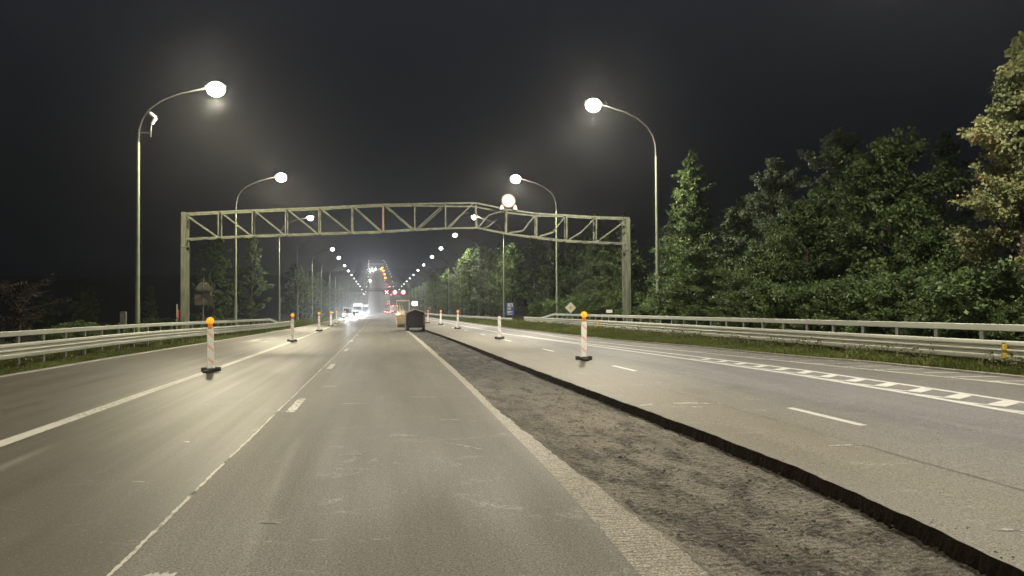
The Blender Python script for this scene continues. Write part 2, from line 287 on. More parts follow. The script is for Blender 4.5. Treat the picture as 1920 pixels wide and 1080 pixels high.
def interp(tab, y): return float(np.interp(y, [t[0] for t in tab], [t[1] for t in tab]))

# ------------------------------------------------------------------ alignment of the motorway
CT = [(60, 0), (112, -0.45), (145, -0.85), (200, -1.25), (270, -1.8), (400, -2.8), (600, -4), (800, -5), (1050, -9), (1300, -13), (1700, -22)]
ZT = [(0, 0), (470, 0), (500, -0.7), (540, -2.2), (580, -2.6), (620, -1.0), (660, 2.0), (720, 9), (800, 19.5), (950, 35), (1100, 51), (1250, 65), (1330, 70), (1400, 71.5), (2000, 60), (3000, 40)]
def Cc(y): return interp(CT, y)
def zr(y): return interp(ZT, y)
def zx(x, y): return zr(y) + (0.02 * (x - Cc(y) - 3) if x - Cc(y) > 4.3 else 0.0) * (1 if y < 500 else 0)
EL = [(0, -11.7), (26, -11.65), (35, -11.45), (52, -10.7), (70, -9.9), (95, -9.0), (150, -8.3), (300, -8.2)]
ER = [(0, 14.3), (15.1, 14.05), (18.5, 13.65), (22.9, 13.15), (29.7, 12.4), (41.4, 11.1), (68, 10.9), (120, 10.6), (300, 10.6)]
KR = [(0, 15.4), (16.3, 15.2), (22.3, 14.9), (24.7, 14.4), (34.3, 13.7), (41.5, 12.6), (68, 11.6), (120, 11.2), (300, 11.2)]
SL = [(0, -5.72), (20, -5.72), (28, -5.66), (40, -5.66), (72, -5.85), (300, -5.85)]
ML = [(0, 1.9), (5.6, 1.86), (8.0, 2.01), (11, 2.02), (17, 2.07), (24, 2.14), (78, 2.16), (3000, 2.16)]
MR = [(0, 2.42), (5.5, 2.42), (6.8, 2.42), (8.4, 2.38), (10.3, 2.29), (13, 2.25), (17.7, 2.25), (26, 2.36), (38.5, 2.42), (80, 2.45)]
TR = [(0, 4.4), (5.1, 4.62), (6.65, 4.86), (8.8, 5.03), (13.7, 4.96), (18.2, 4.86), (24.4, 4.78), (29, 4.70), (50, 4.58), (70, 4.2), (80, 4.0)]
def on(tab, y):
    if tab in (ML, MR, TR) and y > 1: return sum(interp(tab, y * q) for q in (0.74, 0.82, 0.91, 1, 1.09, 1.18, 1.27)) / 7 + Cc(y)
    return interp(tab, y) + Cc(y)
def vn(shape, k):    # smooth value noise, shape (rows, cols)
    a, b = shape; g = rng.random((a // k + 3, b // k + 3)); yy = np.arange(a) / k; xx = np.arange(b) / k
    i = yy.astype(int); j = xx.astype(int); fy = (yy - i)[:, None]; fx = (xx - j)[None]; fy = fy * fy * (3 - 2 * fy); fx = fx * fx * (3 - 2 * fx)
    return (g[i][:, j] * (1 - fy) * (1 - fx) + g[i + 1][:, j] * fy * (1 - fx) + g[i][:, j + 1] * (1 - fy) * fx + g[i + 1][:, j + 1] * fy * fx) - 0.5
def grid(name, rows, m, **tags):    # rows: list of lists of points
    n = len(rows[0]); vs = [p for r_ in rows for p in r_]
    fs = [(i * n + k, i * n + k + 1, (i + 1) * n + k + 1, (i + 1) * n + k) for i in range(len(rows) - 1) for k in range(n - 1)]
    me = bpy.data.meshes.new(name); me.from_pydata(vs, [], fs); return link(name, me, m, smooth=tags.pop('smooth', False), **tags)
YS = [-40, -20, -8, 0] + [2.0 * i for i in range(1, 60)] + [120 + 8 * i for i in range(60)] + [600 + 15 * i for i in range(66)] + [1600, 1800, 2200, 3000]
# ground: one sheet to the horizon, sunk under the pavement
def grow(y):
    l, r_ = on(EL, y) - 0.35, on(KR, y) + 0.0; z = zr(y); zb = zx(r_, y); far = 0 if y < 420 else min(1, (y - 420) / 300)
    return [(-900, y, z - 6 - far * 8), (-160, y, z - 3 - far * 6), (-45, y, z - 1.0), (-22, y, z - 0.5), (-17, y, z - 0.15), (l - 1.0, y, z - 0.0), (l, y, z - 0.02), (l + 0.25, y, z - 0.5),
            (r_ - 0.45, y, z - 0.5), (r_ - 0.15, y, zb - 0.02), (r_ + 0.05, y, zb + 0.03), (r_ + 2.5, y, z + 0.22), (22, y, z + 0.35), (32, y, z + 1.0), (60, y, z + 2.0), (160, y, z + 2.5), (900, y, z - 6)]
grid('ground', [grow(y) for y in YS], 'soil', kind='structure')
grid('road_surface_left', [[(on(EL, y) - 0.35, y, zr(y)), (on(EL, y) + 2, y, zr(y)), (on(ML, y) - 3, y, zr(y)), (on(ML, y) + 0.003, y, zr(y))] for y in sorted(YS + [3, 4, 5, 7, 9, 11, 13, 15, 17])], 'road_l', kind='structure')
yr = [y for y in YS if y < 79] + [3, 4, 5, 5.5, 7, 9, 11, 13, 15, 17]; yr = sorted(set(yr))
def rrow(y, l): xs = [l, l + 2.0, (l + on(KR, y)) / 2 + 0.8, on(KR, y) - 0.12]; return [(x, y, zx(x, y) if x - Cc(y) > 4.3 or y > 79 and False else zr(y) + 0.02 * (x - Cc(y) - 3)) for x in xs]
N0 = len(yr)
def raggedT(y): return on(TR, y) + 0.010 * math.sin(y * 2.3) + 0.008 * math.sin(y * 5.1 + 1) + 0.007 * math.sin(y * 13.7)
yf = [-10.0]; 
while yf[-1] < 77.5: yf.append(yf[-1] + max(0.09, abs(yf[-1]) * 0.012))
yf[-1] = 78.0
grid('road_surface_right', [rrow(y, raggedT(y)) for y in yf], 'road_r', kind='structure')
def brow(y):
    l = on(ML, y) + 0.003; xs = [l, l + 1.7, l + 5, on(KR, y) - 0.12]
    return [(x, y, zr(y) + max(0, 0.02 * (x - Cc(y) - 3)) * (1 if y < 500 else 0)) for x in xs]
grid('road_surface_beyond_works', [brow(y) for y in [78.0] + [y for y in YS if y > 78]], 'road_r', kind='structure')
# milled trench
yt = [-6.0]
while yt[-1] < 78: yt.append(yt[-1] + max(0.045, abs(yt[-1]) * 0.0075))
yt[-1] = 78.0; nc = 44; nr = len(yt)
n1, n2, n3 = vn((nr, nc), 12), vn((nr, nc), 4), vn((nr, nc), 1); rg = vn((nr, 3), 9)[:, 0] * 0.05 + vn((nr, 3), 2)[:, 0] * 0.04
rows, led = [], []
for i, y in enumerate(yt):
    a = on(MR, y) + rg[i]; b = raggedT(y) + 0.012; row = []
    end = max(0, (y - 74) / 4)
    for k in range(nc):
        u = k / (nc - 1); x = a + (b - a) * u; edge = min(1, u / 0.07)
        pit = 0.06 * math.exp(-(((x - 3.5) / 0.28) ** 2 + ((y - 17.9) / 0.45) ** 2)) + 0.05 * math.exp(-(((x - 3.1) / 0.4) ** 2 + ((y - 21.5) / 0.5) ** 2)); z = -0.012 - pit - 0.075 * edge - 0.05 * min(1, u / 0.5) + n1[i, k] * 0.018 * edge + n2[i, k] * 0.016 * edge + n3[i, k] * 0.026 * edge
        z += 0.006 * math.sin(k * 1.9) * edge
        row.append((x, y, z * (1 - end) - 0.015 * end))
    rows.append(row)
    led.append([(on(ML, y) + (a + 0.004 - on(ML, y)) * t, y, (-0.004 - 0.008 * t + n3[i, int(t * 8)] * 0.006 * (0 < t < 1))) for t in (0, 0.25, 0.5, 0.75, 1.0)])
grid('milled_trench_floor', rows, 'floor', kind='structure', smooth=False)
grid('milled_ledge', led, 'ledge', kind='structure')
cut = []
for i, y in enumerate(yt):
    x = raggedT(y); zt = zr(y) + 0.02 * (x - Cc(y) - 3); zb = rows[i][-1][2] - 0.02; lip = 0.025 * abs(n3[i, 3]) + 0.012 * abs(n2[i, 5])
    cut.append([(x + 0.03, y, zt - 0.001), (x - lip * 0.4, y, zt - 0.004 - lip), (x - 0.006 - n3[i, 7] * 0.02, y, zt * 0.5 + zb * 0.5), (x - 0.01 - n3[i, 9] * 0.03, y, zb)])
grid('trench_cut_edge', cut, 'cut', kind='structure')
# rubble along the trench: loose broken asphalt
def rubble(name, n, fx, lo, hi, m):
    b = MB()
    for _ in range(n):
        y = 4.5 + 60 * random.random() ** 2.2; s_ = random.uniform(lo, hi); x, z = fx(y); c = Vector((x, y, z + s_ * 0.3))
        vs = [c + Vector((random.uniform(0.5, 1) * s_ * i, random.uniform(0.5, 1) * s_ * j, random.uniform(0.3, 0.7) * s_ * k)) for i in (-1, 1) for j in (-1, 1) for k in (-1, 1)]
        b.add(vs, [(0, 1, 3, 2), (4, 6, 7, 5), (0, 4, 5, 1), (2, 3, 7, 6), (0, 2, 6, 4), (1, 5, 7, 3)])
    b.build(name, m, kind='stuff')
rubble('loose_millings', 900, lambda y: ((lambda u: (on(MR, y) + 0.1 + u * (on(TR, y) - on(MR, y) - 0.1), -0.115 if u > 0.1 else -0.07))(random.random() ** 0.8)), 0.006, 0.020, 'floor')
rubble('loose_crumbs', 450, lambda y: (on(TR, y) + 0.03 + abs(random.gauss(0, 0.25)), 0.036), 0.003, 0.009, 'cut')

# ------------------------------------------------------------------ road markings (worn white paint, 4 mm sheets)
def zs(x, y, right): return zr(y) + (max(-0.03, 0.02 * (x - Cc(y) - 3)) * (1 if y < 500 else 0) if right else 0) + 0.005
def strip(name, f, w, y0, y1, m, right, step=None, rag=0.0):
    ys = [y0]
    while ys[-1] < y1: ys.append(min(y1, ys[-1] + (step or max(1.0, ys[-1] * 0.04))))
    v = []; 
    for y in ys:
        x = f(y); q = w / 2 + rag * random.uniform(-1, 1); v.append([(x - q, y, zs(x - q, y, right)), (x + q, y, zs(x + q, y, right))])
    return grid(name, v, m, kind='structure')
def quad(b, pts, right): b.add([(x, y, zs(x, y, right)) for x, y in pts], [(0, 1, 2, 3)])
strip('left_edge_line', lambda y: on(EL, y), 0.20, 2, 1300, 'paint', False)
strip('left_lane_line', lambda y: on(SL, y), 0.28, 2, 600, 'paint', False)
strip('joint_sealant', lambda y: -2.05 + 0.006 * math.sin(y * 1.1) + 0.003 * math.sin(y * 6.7) + Cc(y), 0.036, 4.5, 78, 'joint', False, 0.05, 0.008)
b = MB()
for i in range(60):
    y = 15.7 + 11.2 * i
    if y > 640: break
    x = -1.80 + Cc(y) - (0.18 if i > 2 else 0); quad(b, [(x - 0.085, y), (x + 0.085, y), (x + 0.085, y + 2.3), (x - 0.085, y + 2.3)], False)
b.build('left_lane_dashes', 'worn', kind='structure')
b = MB()
for i in range(-1, 56):
    y = 11.3 + 11.08 * i
    if y > 480: break
    x = 7.56 + Cc(y) - min(0.3, max(0, (y - 11) * 0.006)); quad(b, [(x - 0.075, y), (x + 0.075, y), (x + 0.06, y + 2.25), (x - 0.09, y + 2.25)], True)
b.build('right_lane_dashes', 'fresh', kind='structure')
HL = [(0, 10.6), (11.5, 10.70), (14.8, 10.88), (19.3, 11.0), (25.7, 10.72), (37.6, 10.05), (55.5, 8.95), (90, 8.9), (500, 8.9)]
HU = [(0, 11.7), (12.7, 11.78), (16, 11.87), (20.7, 11.85), (27.4, 11.40), (34, 10.85), (46, 9.75), (58, 9.05)]
strip('hatched_island_inner_line', lambda y: on(HL, y), 0.17, 3, 480, 'fresh', True)
strip('hatched_island_outer_line', lambda y: on(HU, y), 0.15, 3, 52, 'fresh', True)
b = MB(); y = 5.2
while y < 26:
    x0, x1 = on(HL, y) + 0.2, on(HU, y) - 0.05; w = 0.42
    quad(b, [(x0 + 0.1, y), (x1 - 0.05, y + 0.35), (x1, y + 0.35 + w), (x0 + 0.1, y + w)], True)
    quad(b, [(x0 - 0.08, y + 0.55), (x0 + 0.12, y + 0.02), (x0 + 0.12, y + 0.12), (x0 - 0.06, y + 1.1)], True); y += 1.19
b.build('hatched_island_bars', 'fresh', kind='structure')
strip('dark_lane_seam', lambda y: 6.55 + 0.01 * math.sin(y * 2.7) + Cc(y), 0.018, 5, 60, 'seam', True, 0.12, 0.008)
strip('right_edge_line', lambda y: on(ER, y), 0.16, 3, 1300, 'paint', True)
b = MB(); y = 6
while y < 40:
    x0, x1 = on(ER, y) + 0.12, on(KR, y) - 0.2; quad(b, [(x0 - 0.1, y), (x1, y - 0.42), (x1, y - 0.33), (x0 - 0.1, y + 0.12)], True); y += 1.25
b.build('shoulder_hatching', 'worn', kind='structure')
b = MB()   # curved arrow on the left shoulder and site scrapes
quad(b, [(-8.75, 50.6), (-7.25, 51.2), (-7.25, 51.8), (-8.3, 51.4)], False); quad(b, [(-8.75, 50.6), (-8.3, 51.4), (-8.15, 56.0), (-8.4, 55.2)], False); quad(b, [(-8.4, 55.2), (-8.15, 56.0), (-7.6, 58.2), (-7.7, 57.2)], False)
b.build('shoulder_arrow_mark', 'worn', kind='structure')
b = MB()
for i in range(14):
    x = -1.80 + i * 0.017; y = 6.17 + random.uniform(-.02, .03); quad(b, [(x, y - 0.1), (x + 0.02, y - 0.1), (x + 0.028, y + 0.12 + random.uniform(-.03, .04)), (x + 0.004, y + 0.10)], False)
b.build('worn_site_stencil', 'fresh', kind='structure')
b = MB(); bR = MB()
def scrape(bb, x0, y0, x1, y1, w, right):
    bb.add([(x0, y0, zs(x0, y0, right)), (x1, y1, zs(x1, y1, right)), (x1, y1 + w * 0.6, zs(x1, y1, right)), ((x0 + x1) / 2, (y0 + y1) / 2 + w * 1.3, zs((x0 + x1) / 2, y0, right)), (x0, y0 + w * 0.5, zs(x0, y0, right))], [(0, 1, 2, 3, 4)])
for q in [(0.38, 17.8, 1.2, 17.6, .12), (-.87, 16.8, -.25, 16.7, .15), (-.60, 10.9, -.30, 10.93, .10), (0.1, 12.5, 0.62, 12.2, .10), (0.75, 12.6, 1.0, 12.0, .14), (0.9, 11.6, 1.4, 10.9, .1), (1.0, 14.0, 1.35, 13.9, .1), (-1.15, 7.6, -.95, 7.55, .05), (.1, 10.2, .22, 10.15, .05), (-1.6, 20.5, -1.2, 20.6, .3), (-2.9, 9.7, -2.75, 9.65, .06), (-3.0, 12.5, -2.9, 12.4, .1)]: scrape(b, *q, False)
for q in [(5.8, 14.95, 6.68, 14.5, .12), (5.9, 14.3, 6.1, 14.2, .06), (4.98, 14.8, 5.35, 14.95, .1), (6.1, 9.9, 6.6, 9.8, .06), (5.25, 5.97, 5.45, 5.9, .05), (6.9, 19, 7.0, 18.8, .1)]: scrape(bR, *q, True)
b.build('chalk_scrapes_on_lane', 'dust', kind='structure'); bR.build('chalk_scrapes_beside_trench', 'worn', kind='structure')
b = MB()
rowsK = []
for y in [y for y in range(2, 60)] + list(range(60, 140, 5)):
    x = on(KR, y); z = zx(x, y); rowsK.append([(x - 0.14, y, z - 0.05), (x - 0.13, y, z + 0.045), (x + 0.02, y, z + 0.055), (x + 0.03, y, z - 0.05)])
grid('kerb_strip', rowsK, 'kerb', kind='structure')

# ------------------------------------------------------------------ street lamps
def lamp(name, side, x, y, z0, label, lit=True, group=None, far=False, camera_unit=False, light=True):
    t = thing(name, label, 'street lamp', (x, y, z0), 0 if side > 0 else math.pi, group)   # arm reaches towards local -x
    b = MB(); b.tube([(0, 0, -0.5), (0, 0, 1.1), (0, 0, 6), (0, 0, 12.0)], [0.155, 0.145, 0.115, 0.085], 12)
    b.box((0, -0.13, 0.9), (0.1, 0.03, 0.4)); b.box((0, 0, 0.0), (0.42, 0.42, 0.06))
    b.build('pole', 'pole', t, True)
    a = MB(); p = [(0.0, 0, 12.0), (-0.03, 0, 12.7), (-0.2, 0, 13.35), (-0.6, 0, 13.95), (-1.3, 0, 14.5), (-2.2, 0, 14.9), (-3.3, 0, 15.2), (-3.9, 0, 15.33)]
    a.tube(p, [0.075, 0.07, 0.065, 0.06, 0.055, 0.05, 0.045, 0.045], 8); a.build('arm', 'arm' if not (far) else 'arm', t, True)
    h = MB(); n = 8
    prof = [(-3.7, 0.06, 15.31), (-3.95, 0.15, 15.34), (-4.3, 0.19, 15.38), (-4.7, 0.17, 15.40), (-4.9, 0.05, 15.38)]
    h.tube([(q[0], 0, q[2] + 0.09) for q in prof], [q[1] for q in prof], 10); hd = h.build('lamp_head', 'grey', t, True)
    g = MB(); g.ball((-4.32, 0, 15.27), (0.50 if not far else 0.42 if y < 210 else 0.36) if lit else 0.2, 18, 12, (1.0, 0.9, 0.85)); g.build('lamp_bowl', ('bowl_dim' if y > 290 else 'bowl_far' if far else 'bowl') if lit else 'bowl_off', hd, True)
    if camera_unit:
        c = MB(); c.box((-0.35, 0, 12.55), (0.75, 0.09, 0.10)); c.tube([(-0.68, 0, 12.3), (-0.7, 0, 13.0), (-0.74, 0, 13.3)], 0.035, 8); c.build('camera_bracket', 'grey', t)
        c = MB(); c.tube([(-0.62, 0, 13.72), (-0.92, -0.05, 13.45)], [0.10, 0.12], 10); c.tube([(-0.92, -0.05, 13.45), (-0.74, 0, 13.08)], [0.12, 0.08], 10); c.build('camera_housing', 'white', t, True)
    if lit and light:
        ld = bpy.data.lights.new('lamp_light', 'SPOT'); ld.energy = LAMP_W * (0.75 if y > 590 else 0.45 if (side < 0 and y < 20) else 1.0); ld.spot_size = R(158); ld.spot_blend = 0.35; ld.shadow_soft_size = 0.3; ld.color = (1.0, 0.90, 0.62) if side < 0 else (1.0, 0.92, 0.74)
        lo = bpy.data.objects.new('lamp_light', ld); COL.objects.link(lo); lo.location = (-4.32, 0, 14.70); lo.parent = t
    if lit and z0 < 1 and 40 < y < 125:   # extra point light added beside the bowl to strengthen the lamp halo
        ld = bpy.data.lights.new('halo_light', 'POINT'); ld.energy = 2200; ld.shadow_soft_size = 0.3; ld.color = (1.0, 0.90, 0.70)
        lo = bpy.data.objects.new('halo_light', ld); COL.objects.link(lo); lo.location = (-4.32, -0.75 if side > 0 else 0.75, 15.2); lo.parent = t
    return t
LY = [48, 79.3, 114, 141, 172.5, 201, 237, 269]; ORD = ['nearest', 'second', 'third', 'fourth']
for i, y in enumerate(LY):
    lab = ['street lamp left of the road with a white camera unit under its arm', 'lit street lamp just behind the left half of the gantry, second on the left', 'lit street lamp on the left seen through the gantry truss, third on the left side',
           'unlit street lamp with a bare curved arm, fourth on the left side', 'lit street lamp on the left just below the gantry beam, fifth on the left side'][i] if i < 5 else 'lit street lamp in the distant left row beyond the first five left lamps'
    lamp('street_lamp', -1, -14.1 + Cc(y), y, -0.1, lab, lit=(i != 3), group='street lamps beside the motorway', camera_unit=(i == 0), far=i > 1)
for i, y in enumerate([49.3, 78.8, 112.8, 140.5, 171.5, 200, 236, 269]):
    lab = ['tall street lamp on the right, nearest of the right row, clear of the gantry', 'lit street lamp right of the round sign on the gantry, second on the right side', 'lit street lamp seen through the truss left of the round sign, third on the right',
           'lit street lamp on the right just under the gantry beam, fourth on the right side'][i] if i < 4 else 'lit street lamp in the distant right row beyond the first four right lamps'
    lamp('street_lamp', 1, 18.1 + Cc(y), y, 0.15, lab, group='street lamps beside the motorway', far=i > 1)
for i, y in enumerate([302, 336, 372, 410, 450, 500, 550] + [600 + 52 * j for j in range(15)]):
    for sd in (-1, 1):
        lamp('street_lamp', sd, (-14.1 if sd < 0 else 18.1) + Cc(y), y, zr(y), 'lit street lamp in the distant left row beyond the first five left lamps' if sd < 0 else 'lit street lamp in the distant right row beyond the first four right lamps', group='street lamps beside the motorway', far=True, light=True)
for y in (17, -14):
    for sd in (-1, 1):
        lamp('street_lamp', sd, -14.1 if sd < 0 else 18.1, y, 0, '%s row street lamp %s the camera' % ('left' if sd < 0 else 'right', 'abreast of' if y > 0 else 'behind'), group='street lamps beside the motorway')

# ------------------------------------------------------------------ guard rails
def wsec(base, h=0.34):   # W profile (offset to traffic side, height)
    return [(0.0, base), (0.012, base + 0.02), (0.075, base + h * 0.14), (0.078, base + h * 0.30), (0.005, base + h * 0.42), (0.005, base + h * 0.58), (0.078, base + h * 0.70), (0.075, base + h * 0.86), (0.012, base + h - 0.02), (0.0, base + h)]
def extr(b, path, sec, side):    # path [(x,y,z)], side = +1 profile faces +x
    n = len(sec); vs = []
    for i, p in enumerate(path):
        d = Vector(path[min(i + 1, len(path) - 1)]) - Vector(path[max(i - 1, 0)]); nx, ny = Vector((d.y, -d.x)).normalized() * side
        vs += [(p[0] + nx * o, p[1] + ny * o, p[2] + h) for o, h in sec]
    b.add(vs, [(i * n + k, i * n + (k + 1) % n, (i + 1) * n + (k + 1) % n, (i + 1) * n + k) for i in range(len(path) - 1) for k in range(n)])
def barrier(label, tab, y0, y1, zf, side, sp, upper=True, wavy=2, group=None, rail_end=None, cap=True):
    t = thing('guard_rail', label, 'guard rail', (interp(tab, y0) + Cc(y0), y0, zf(y0)), 0, group)
    ys = list(np.arange(y0, y1, 2.0)) + [y1]; path = [(interp(tab, y) + Cc(y), y, zf(y)) for y in ys]
    b = MB()
    if wavy == 2:
        extr(b, path, [(0.0, 0.27), (0.075, 0.30), (0.085, 0.37), (0.085, 0.42), (0.02, 0.475), (0.02, 0.495), (0.085, 0.545), (0.085, 0.575), (0.02, 0.625), (0.02, 0.645), (0.085, 0.70), (0.085, 0.76), (0.075, 0.79), (0.0, 0.81)], side)
    else: extr(b, path, wsec(0.45, 0.31), side)
    b.build('wave_beam', 'galv', t, True, True)
    if upper:
        ye = rail_end or y1 - 6; b = MB(); pu = [p for p in path if p[1] < ye]; sq = [(-0.12, 1.06), (0.03, 1.06), (0.045, 1.075), (0.045, 1.225), (0.03, 1.24), (-0.12, 1.24)]
        extr(b, pu, sq, side); l = pu[-1]
        y2 = l[1] + 5.5; q = (interp(tab, y2) + Cc(y2), y2, zf(y2) + 0.72); b.beam((l[0] - side * 0.03, l[1], l[2] + 1.15), (q[0] - side * 0.03, q[1], q[2]), 0.15, 0.17)
        b.build('upper_rail', 'galv', t, True, True)
    y = y0 + 0.4; k = 0
    while y < y1:
        x = interp(tab, y) + Cc(y); z = zf(y); top = 1.10 if (upper and y < (rail_end or y1 - 6)) else 0.80
        b = MB(); b.box((x - side * 0.06, y, z + top / 2 - 0.25), (0.09, 0.14 if upper else 0.1, top + 0.5)); b.box((x - side * 0.005, y, z + 0.55 if wavy == 2 else z + 0.6), (0.03, 0.12, 0.46 if wavy == 2 else 0.2))
        b.build('rail_post', 'galv_dark', t, False, True); y += sp
    return t
BL = [(0, -12.85), (39, -12.8), (50, -12.35), (62, -11.7), (75, -11.0), (90, -10.3), (110, -9.8)]
BR = [(0, 16.2), (60, 16.2), (85, 16.0)]
gl = barrier('double wave guard rail with a box rail on top along the left shoulder', BL, 9.0, 92.0, lambda y: 0.08 if y < 45 else max(-0.08, 0.08 - (y - 45) * 0.005), 1, 2.08, rail_end=80)
gr = barrier('double wave guard rail with a thick upper rail along the right shoulder', BR, 6.0, 86.0, lambda y: 0.25, -1, 1.78, rail_end=73)
gf = barrier('low single wave guard rail running on into the distance on the right', [(60, 15.2), (86, 14.6), (110, 13.8), (140, 12.9), (420, 12.6)], 86.0, 420.0, lambda y: 0.15, -1, 4.0, upper=False, wavy=1)
for (x, y, z, lab, s_) in ((16.08, 17.9, 0.25, 'pair of amber reflectors clamped on the nearest stretch of the right guard rail', 1.0), (16.08, 56.9, 0.25, 'small faded amber reflector pair on the right guard rail behind the lit delineator', 1.3)):
    t = thing('rail_reflector', lab, 'reflector', (x, y, z)); b = MB(); b.box((0, 0.03, 0.52), (0.16 * s_, 0.02, 0.5)); b.build('bracket', 'galv_dark', t)
    for zz in (0.64, 0.42): b = MB(); b.box((0, 0, zz), (0.15 * s_, 0.03, 0.14), bev=0.012); b.build('reflector_face', 'reflector', t)

# ------------------------------------------------------------------ the bent gantry
GY = 57.0; t = thing('gantry', 'long bent steel truss gantry spanning the motorway on two posts', 'gantry', (0, GY, 0))
top = [(-13.72, 8.74), (-11.33, 8.90), (-9.05, 9.03), (-6.79, 9.16), (-4.5, 9.28), (-2.2, 9.44), (0.02, 9.58), (2.30, 9.66), (4.55, 9.73), (6.80, 9.80), (9.08, 9.36), (11.35, 9.07), (13.66, 8.98), (15.95, 8.88), (18.45, 8.83)]
bot = [(-13.46, 6.98), (-11.33, 7.12), (-9.05, 7.24), (-6.79, 7.34), (-4.5, 7.44), (-2.2, 7.54), (0.02, 7.63), (2.30, 7.81), (4.55, 7.91), (6.85, 7.98), (9.06, 7.56), (11.34, 7.30), (13.64, 7.07), (15.93, 6.97), (18.45, 6.90)]
for si, dy in enumerate((-0.45, 0.45)):
    c = MB(); sag = [0, 0, 0, 0, 0, 0, 0, -.02, -.08, -.16, -.12, -.05, 0, 0, 0]
    T = [(x, dy, z + (sag[i] if si else 0)) for i, (x, z) in enumerate(top)]; Bt = [(x, dy, z - (sag[i] * 0.5 if si else 0)) for i, (x, z) in enumerate(bot)]
    for a, q in zip(T[:-1], T[1:]): c.beam(a, q, 0.105, 0.115)
    c.build('top_chord', 'truss', t)
    c = MB()
    for a, q in zip(Bt[:-1], Bt[1:]): c.beam(a, q, 0.105, 0.105)
    c.build('bottom_chord', 'truss', t)
    for i in range(1, 14):
        c = MB(); x1, x0 = T[i], Bt[i]; c.beam((x0[0] + si * 0.05, dy, x0[2]), (x1[0] + si * 0.05, dy, x1[2]), 0.085, 0.085, (0, 1, 0)); c.build('truss_upright', 'rust' if (i == 6 and si == 0) else 'truss', t)
    for i in range(0, 7):
        c = MB(); a, q = T[i], Bt[i + 1]; c.beam((a[0] + 0.2, dy + 0.02, a[2] - 0.08), (q[0] - 0.15, dy + 0.02, q[2] + 0.05), 0.08, 0.10, (0, 1, 0)); c.build('truss_diagonal', 'truss', t)
    D = {7: [(0.1, 0.05), (0.86, 0.88)], 8: [(0.08, 0.05), (0.9, 0.97)], 9: [(0.08, 0.05), (0.42, 0.62), (0.95, 0.95)], 10: [(0.08, 0.05), (0.55, 0.22), (0.72, 0.55), (0.95, 0.93)], 11: [(0.06, 0.05), (0.55, 0.30), (0.93, 0.92)], 12: [(0.06, 0.05), (0.5, 0.38), (0.95, 0.93)], 13: [(0.06, 0.05), (0.95, 0.92)]}
    if si: D[9] = [(0.2, 0.02), (0.4, 0.18), (0.7, 0.62)]; D[8] = [(0.12, 0.05), (0.5, 0.62), (0.75, 0.72)]
    for i, pl in D.items():
        c = MB()
        P = [((T[i][0] * (1 - u) + T[i + 1][0] * u) + si * 0.12, dy + (0.12 if si == 0 else -0.1) * (0 < k_ < len(pl) - 1), (Bt[i][2] * (1 - u) + Bt[i + 1][2] * u) * (1 - v) + (T[i][2] * (1 - u) + T[i + 1][2] * u) * v) for k_, (u, v) in enumerate(pl)]
        for a, q in zip(P[:-1], P[1:]): c.beam(a, q, 0.07, 0.08, (0, 1, 0))
        c.build('truss_diagonal', 'truss', t)
c = MB()
for i in range(15):
    c.beam((top[i][0], -0.4, top[i][1]), (top[i][0], 0.4, top[i][1]), 0.07, 0.07); c.beam((bot[i][0], -0.4, bot[i][1]), (bot[i][0], 0.4, bot[i][1]), 0.07, 0.07)
    if i % 2 == 0 and i < 14: c.beam((bot[i][0], -0.4, bot[i][1]), (bot[i + 1][0], 0.4, bot[i + 1][1]), 0.05, 0.05)
c.build('cross_ties', 'truss', t)
for x in (-13.62, 18.42):
    for dy in (-0.45, 0.45):
        c = MB(); c.box((x, dy, 3.15), (0.31, 0.28, 6.5)); c.box((x, dy, 7.62), (0.30, 0.26, 2.45)); c.box((x, dy, 6.42), (0.42, 0.36, 0.08)); c.box((x, dy - 0.152, 3.1), (0.12, 0.01, 6.2)); c.build('gantry_post', 'trusspost', t)
c = MB(); c.beam((-13.62, -0.3, 8.75), (-13.62, 0.3, 8.75), 0.25, 0.15); c.beam((18.42, -0.3, 8.8), (18.42, 0.3, 8.8), 0.25, 0.15); c.build('end_plates', 'trusspost', t)

# round sign on the gantry
sx_, sz_ = 9.2, 9.98
t = thing('round_sign', 'round white sign with a faded red rim mounted on top of the bent gantry', 'road sign', (sx_, GY - 0.62, sz_))
MB().disc((0, 0.02, 0), 0.52, 0.04).build('sign_face', 'face', t); MB().ring((0, -0.004, 0), 0.44, 0.52, 0.02).build('sign_rim', 'fadedred', t)
c = MB(); c.box((-0.17, -0.006, 0.0), (0.07, 0.01, 0.34)); c.box((-0.21, -0.006, 0.14), (0.1, 0.01, 0.05)); c.ring((0.13, -0.006, 0.07), 0.06, 0.12, 0.01, 16); c.build('faded_marking', 'sgrey', t)
for s_ in (-1, 1): c = MB(); c.prism([(s_ * 0.34, -0.62), (s_ * 0.66, -0.66), (s_ * 0.56, -0.30), (s_ * 0.42, -0.36)], -0.02, 0.10); c.build('sign_bracket', 'white', t)
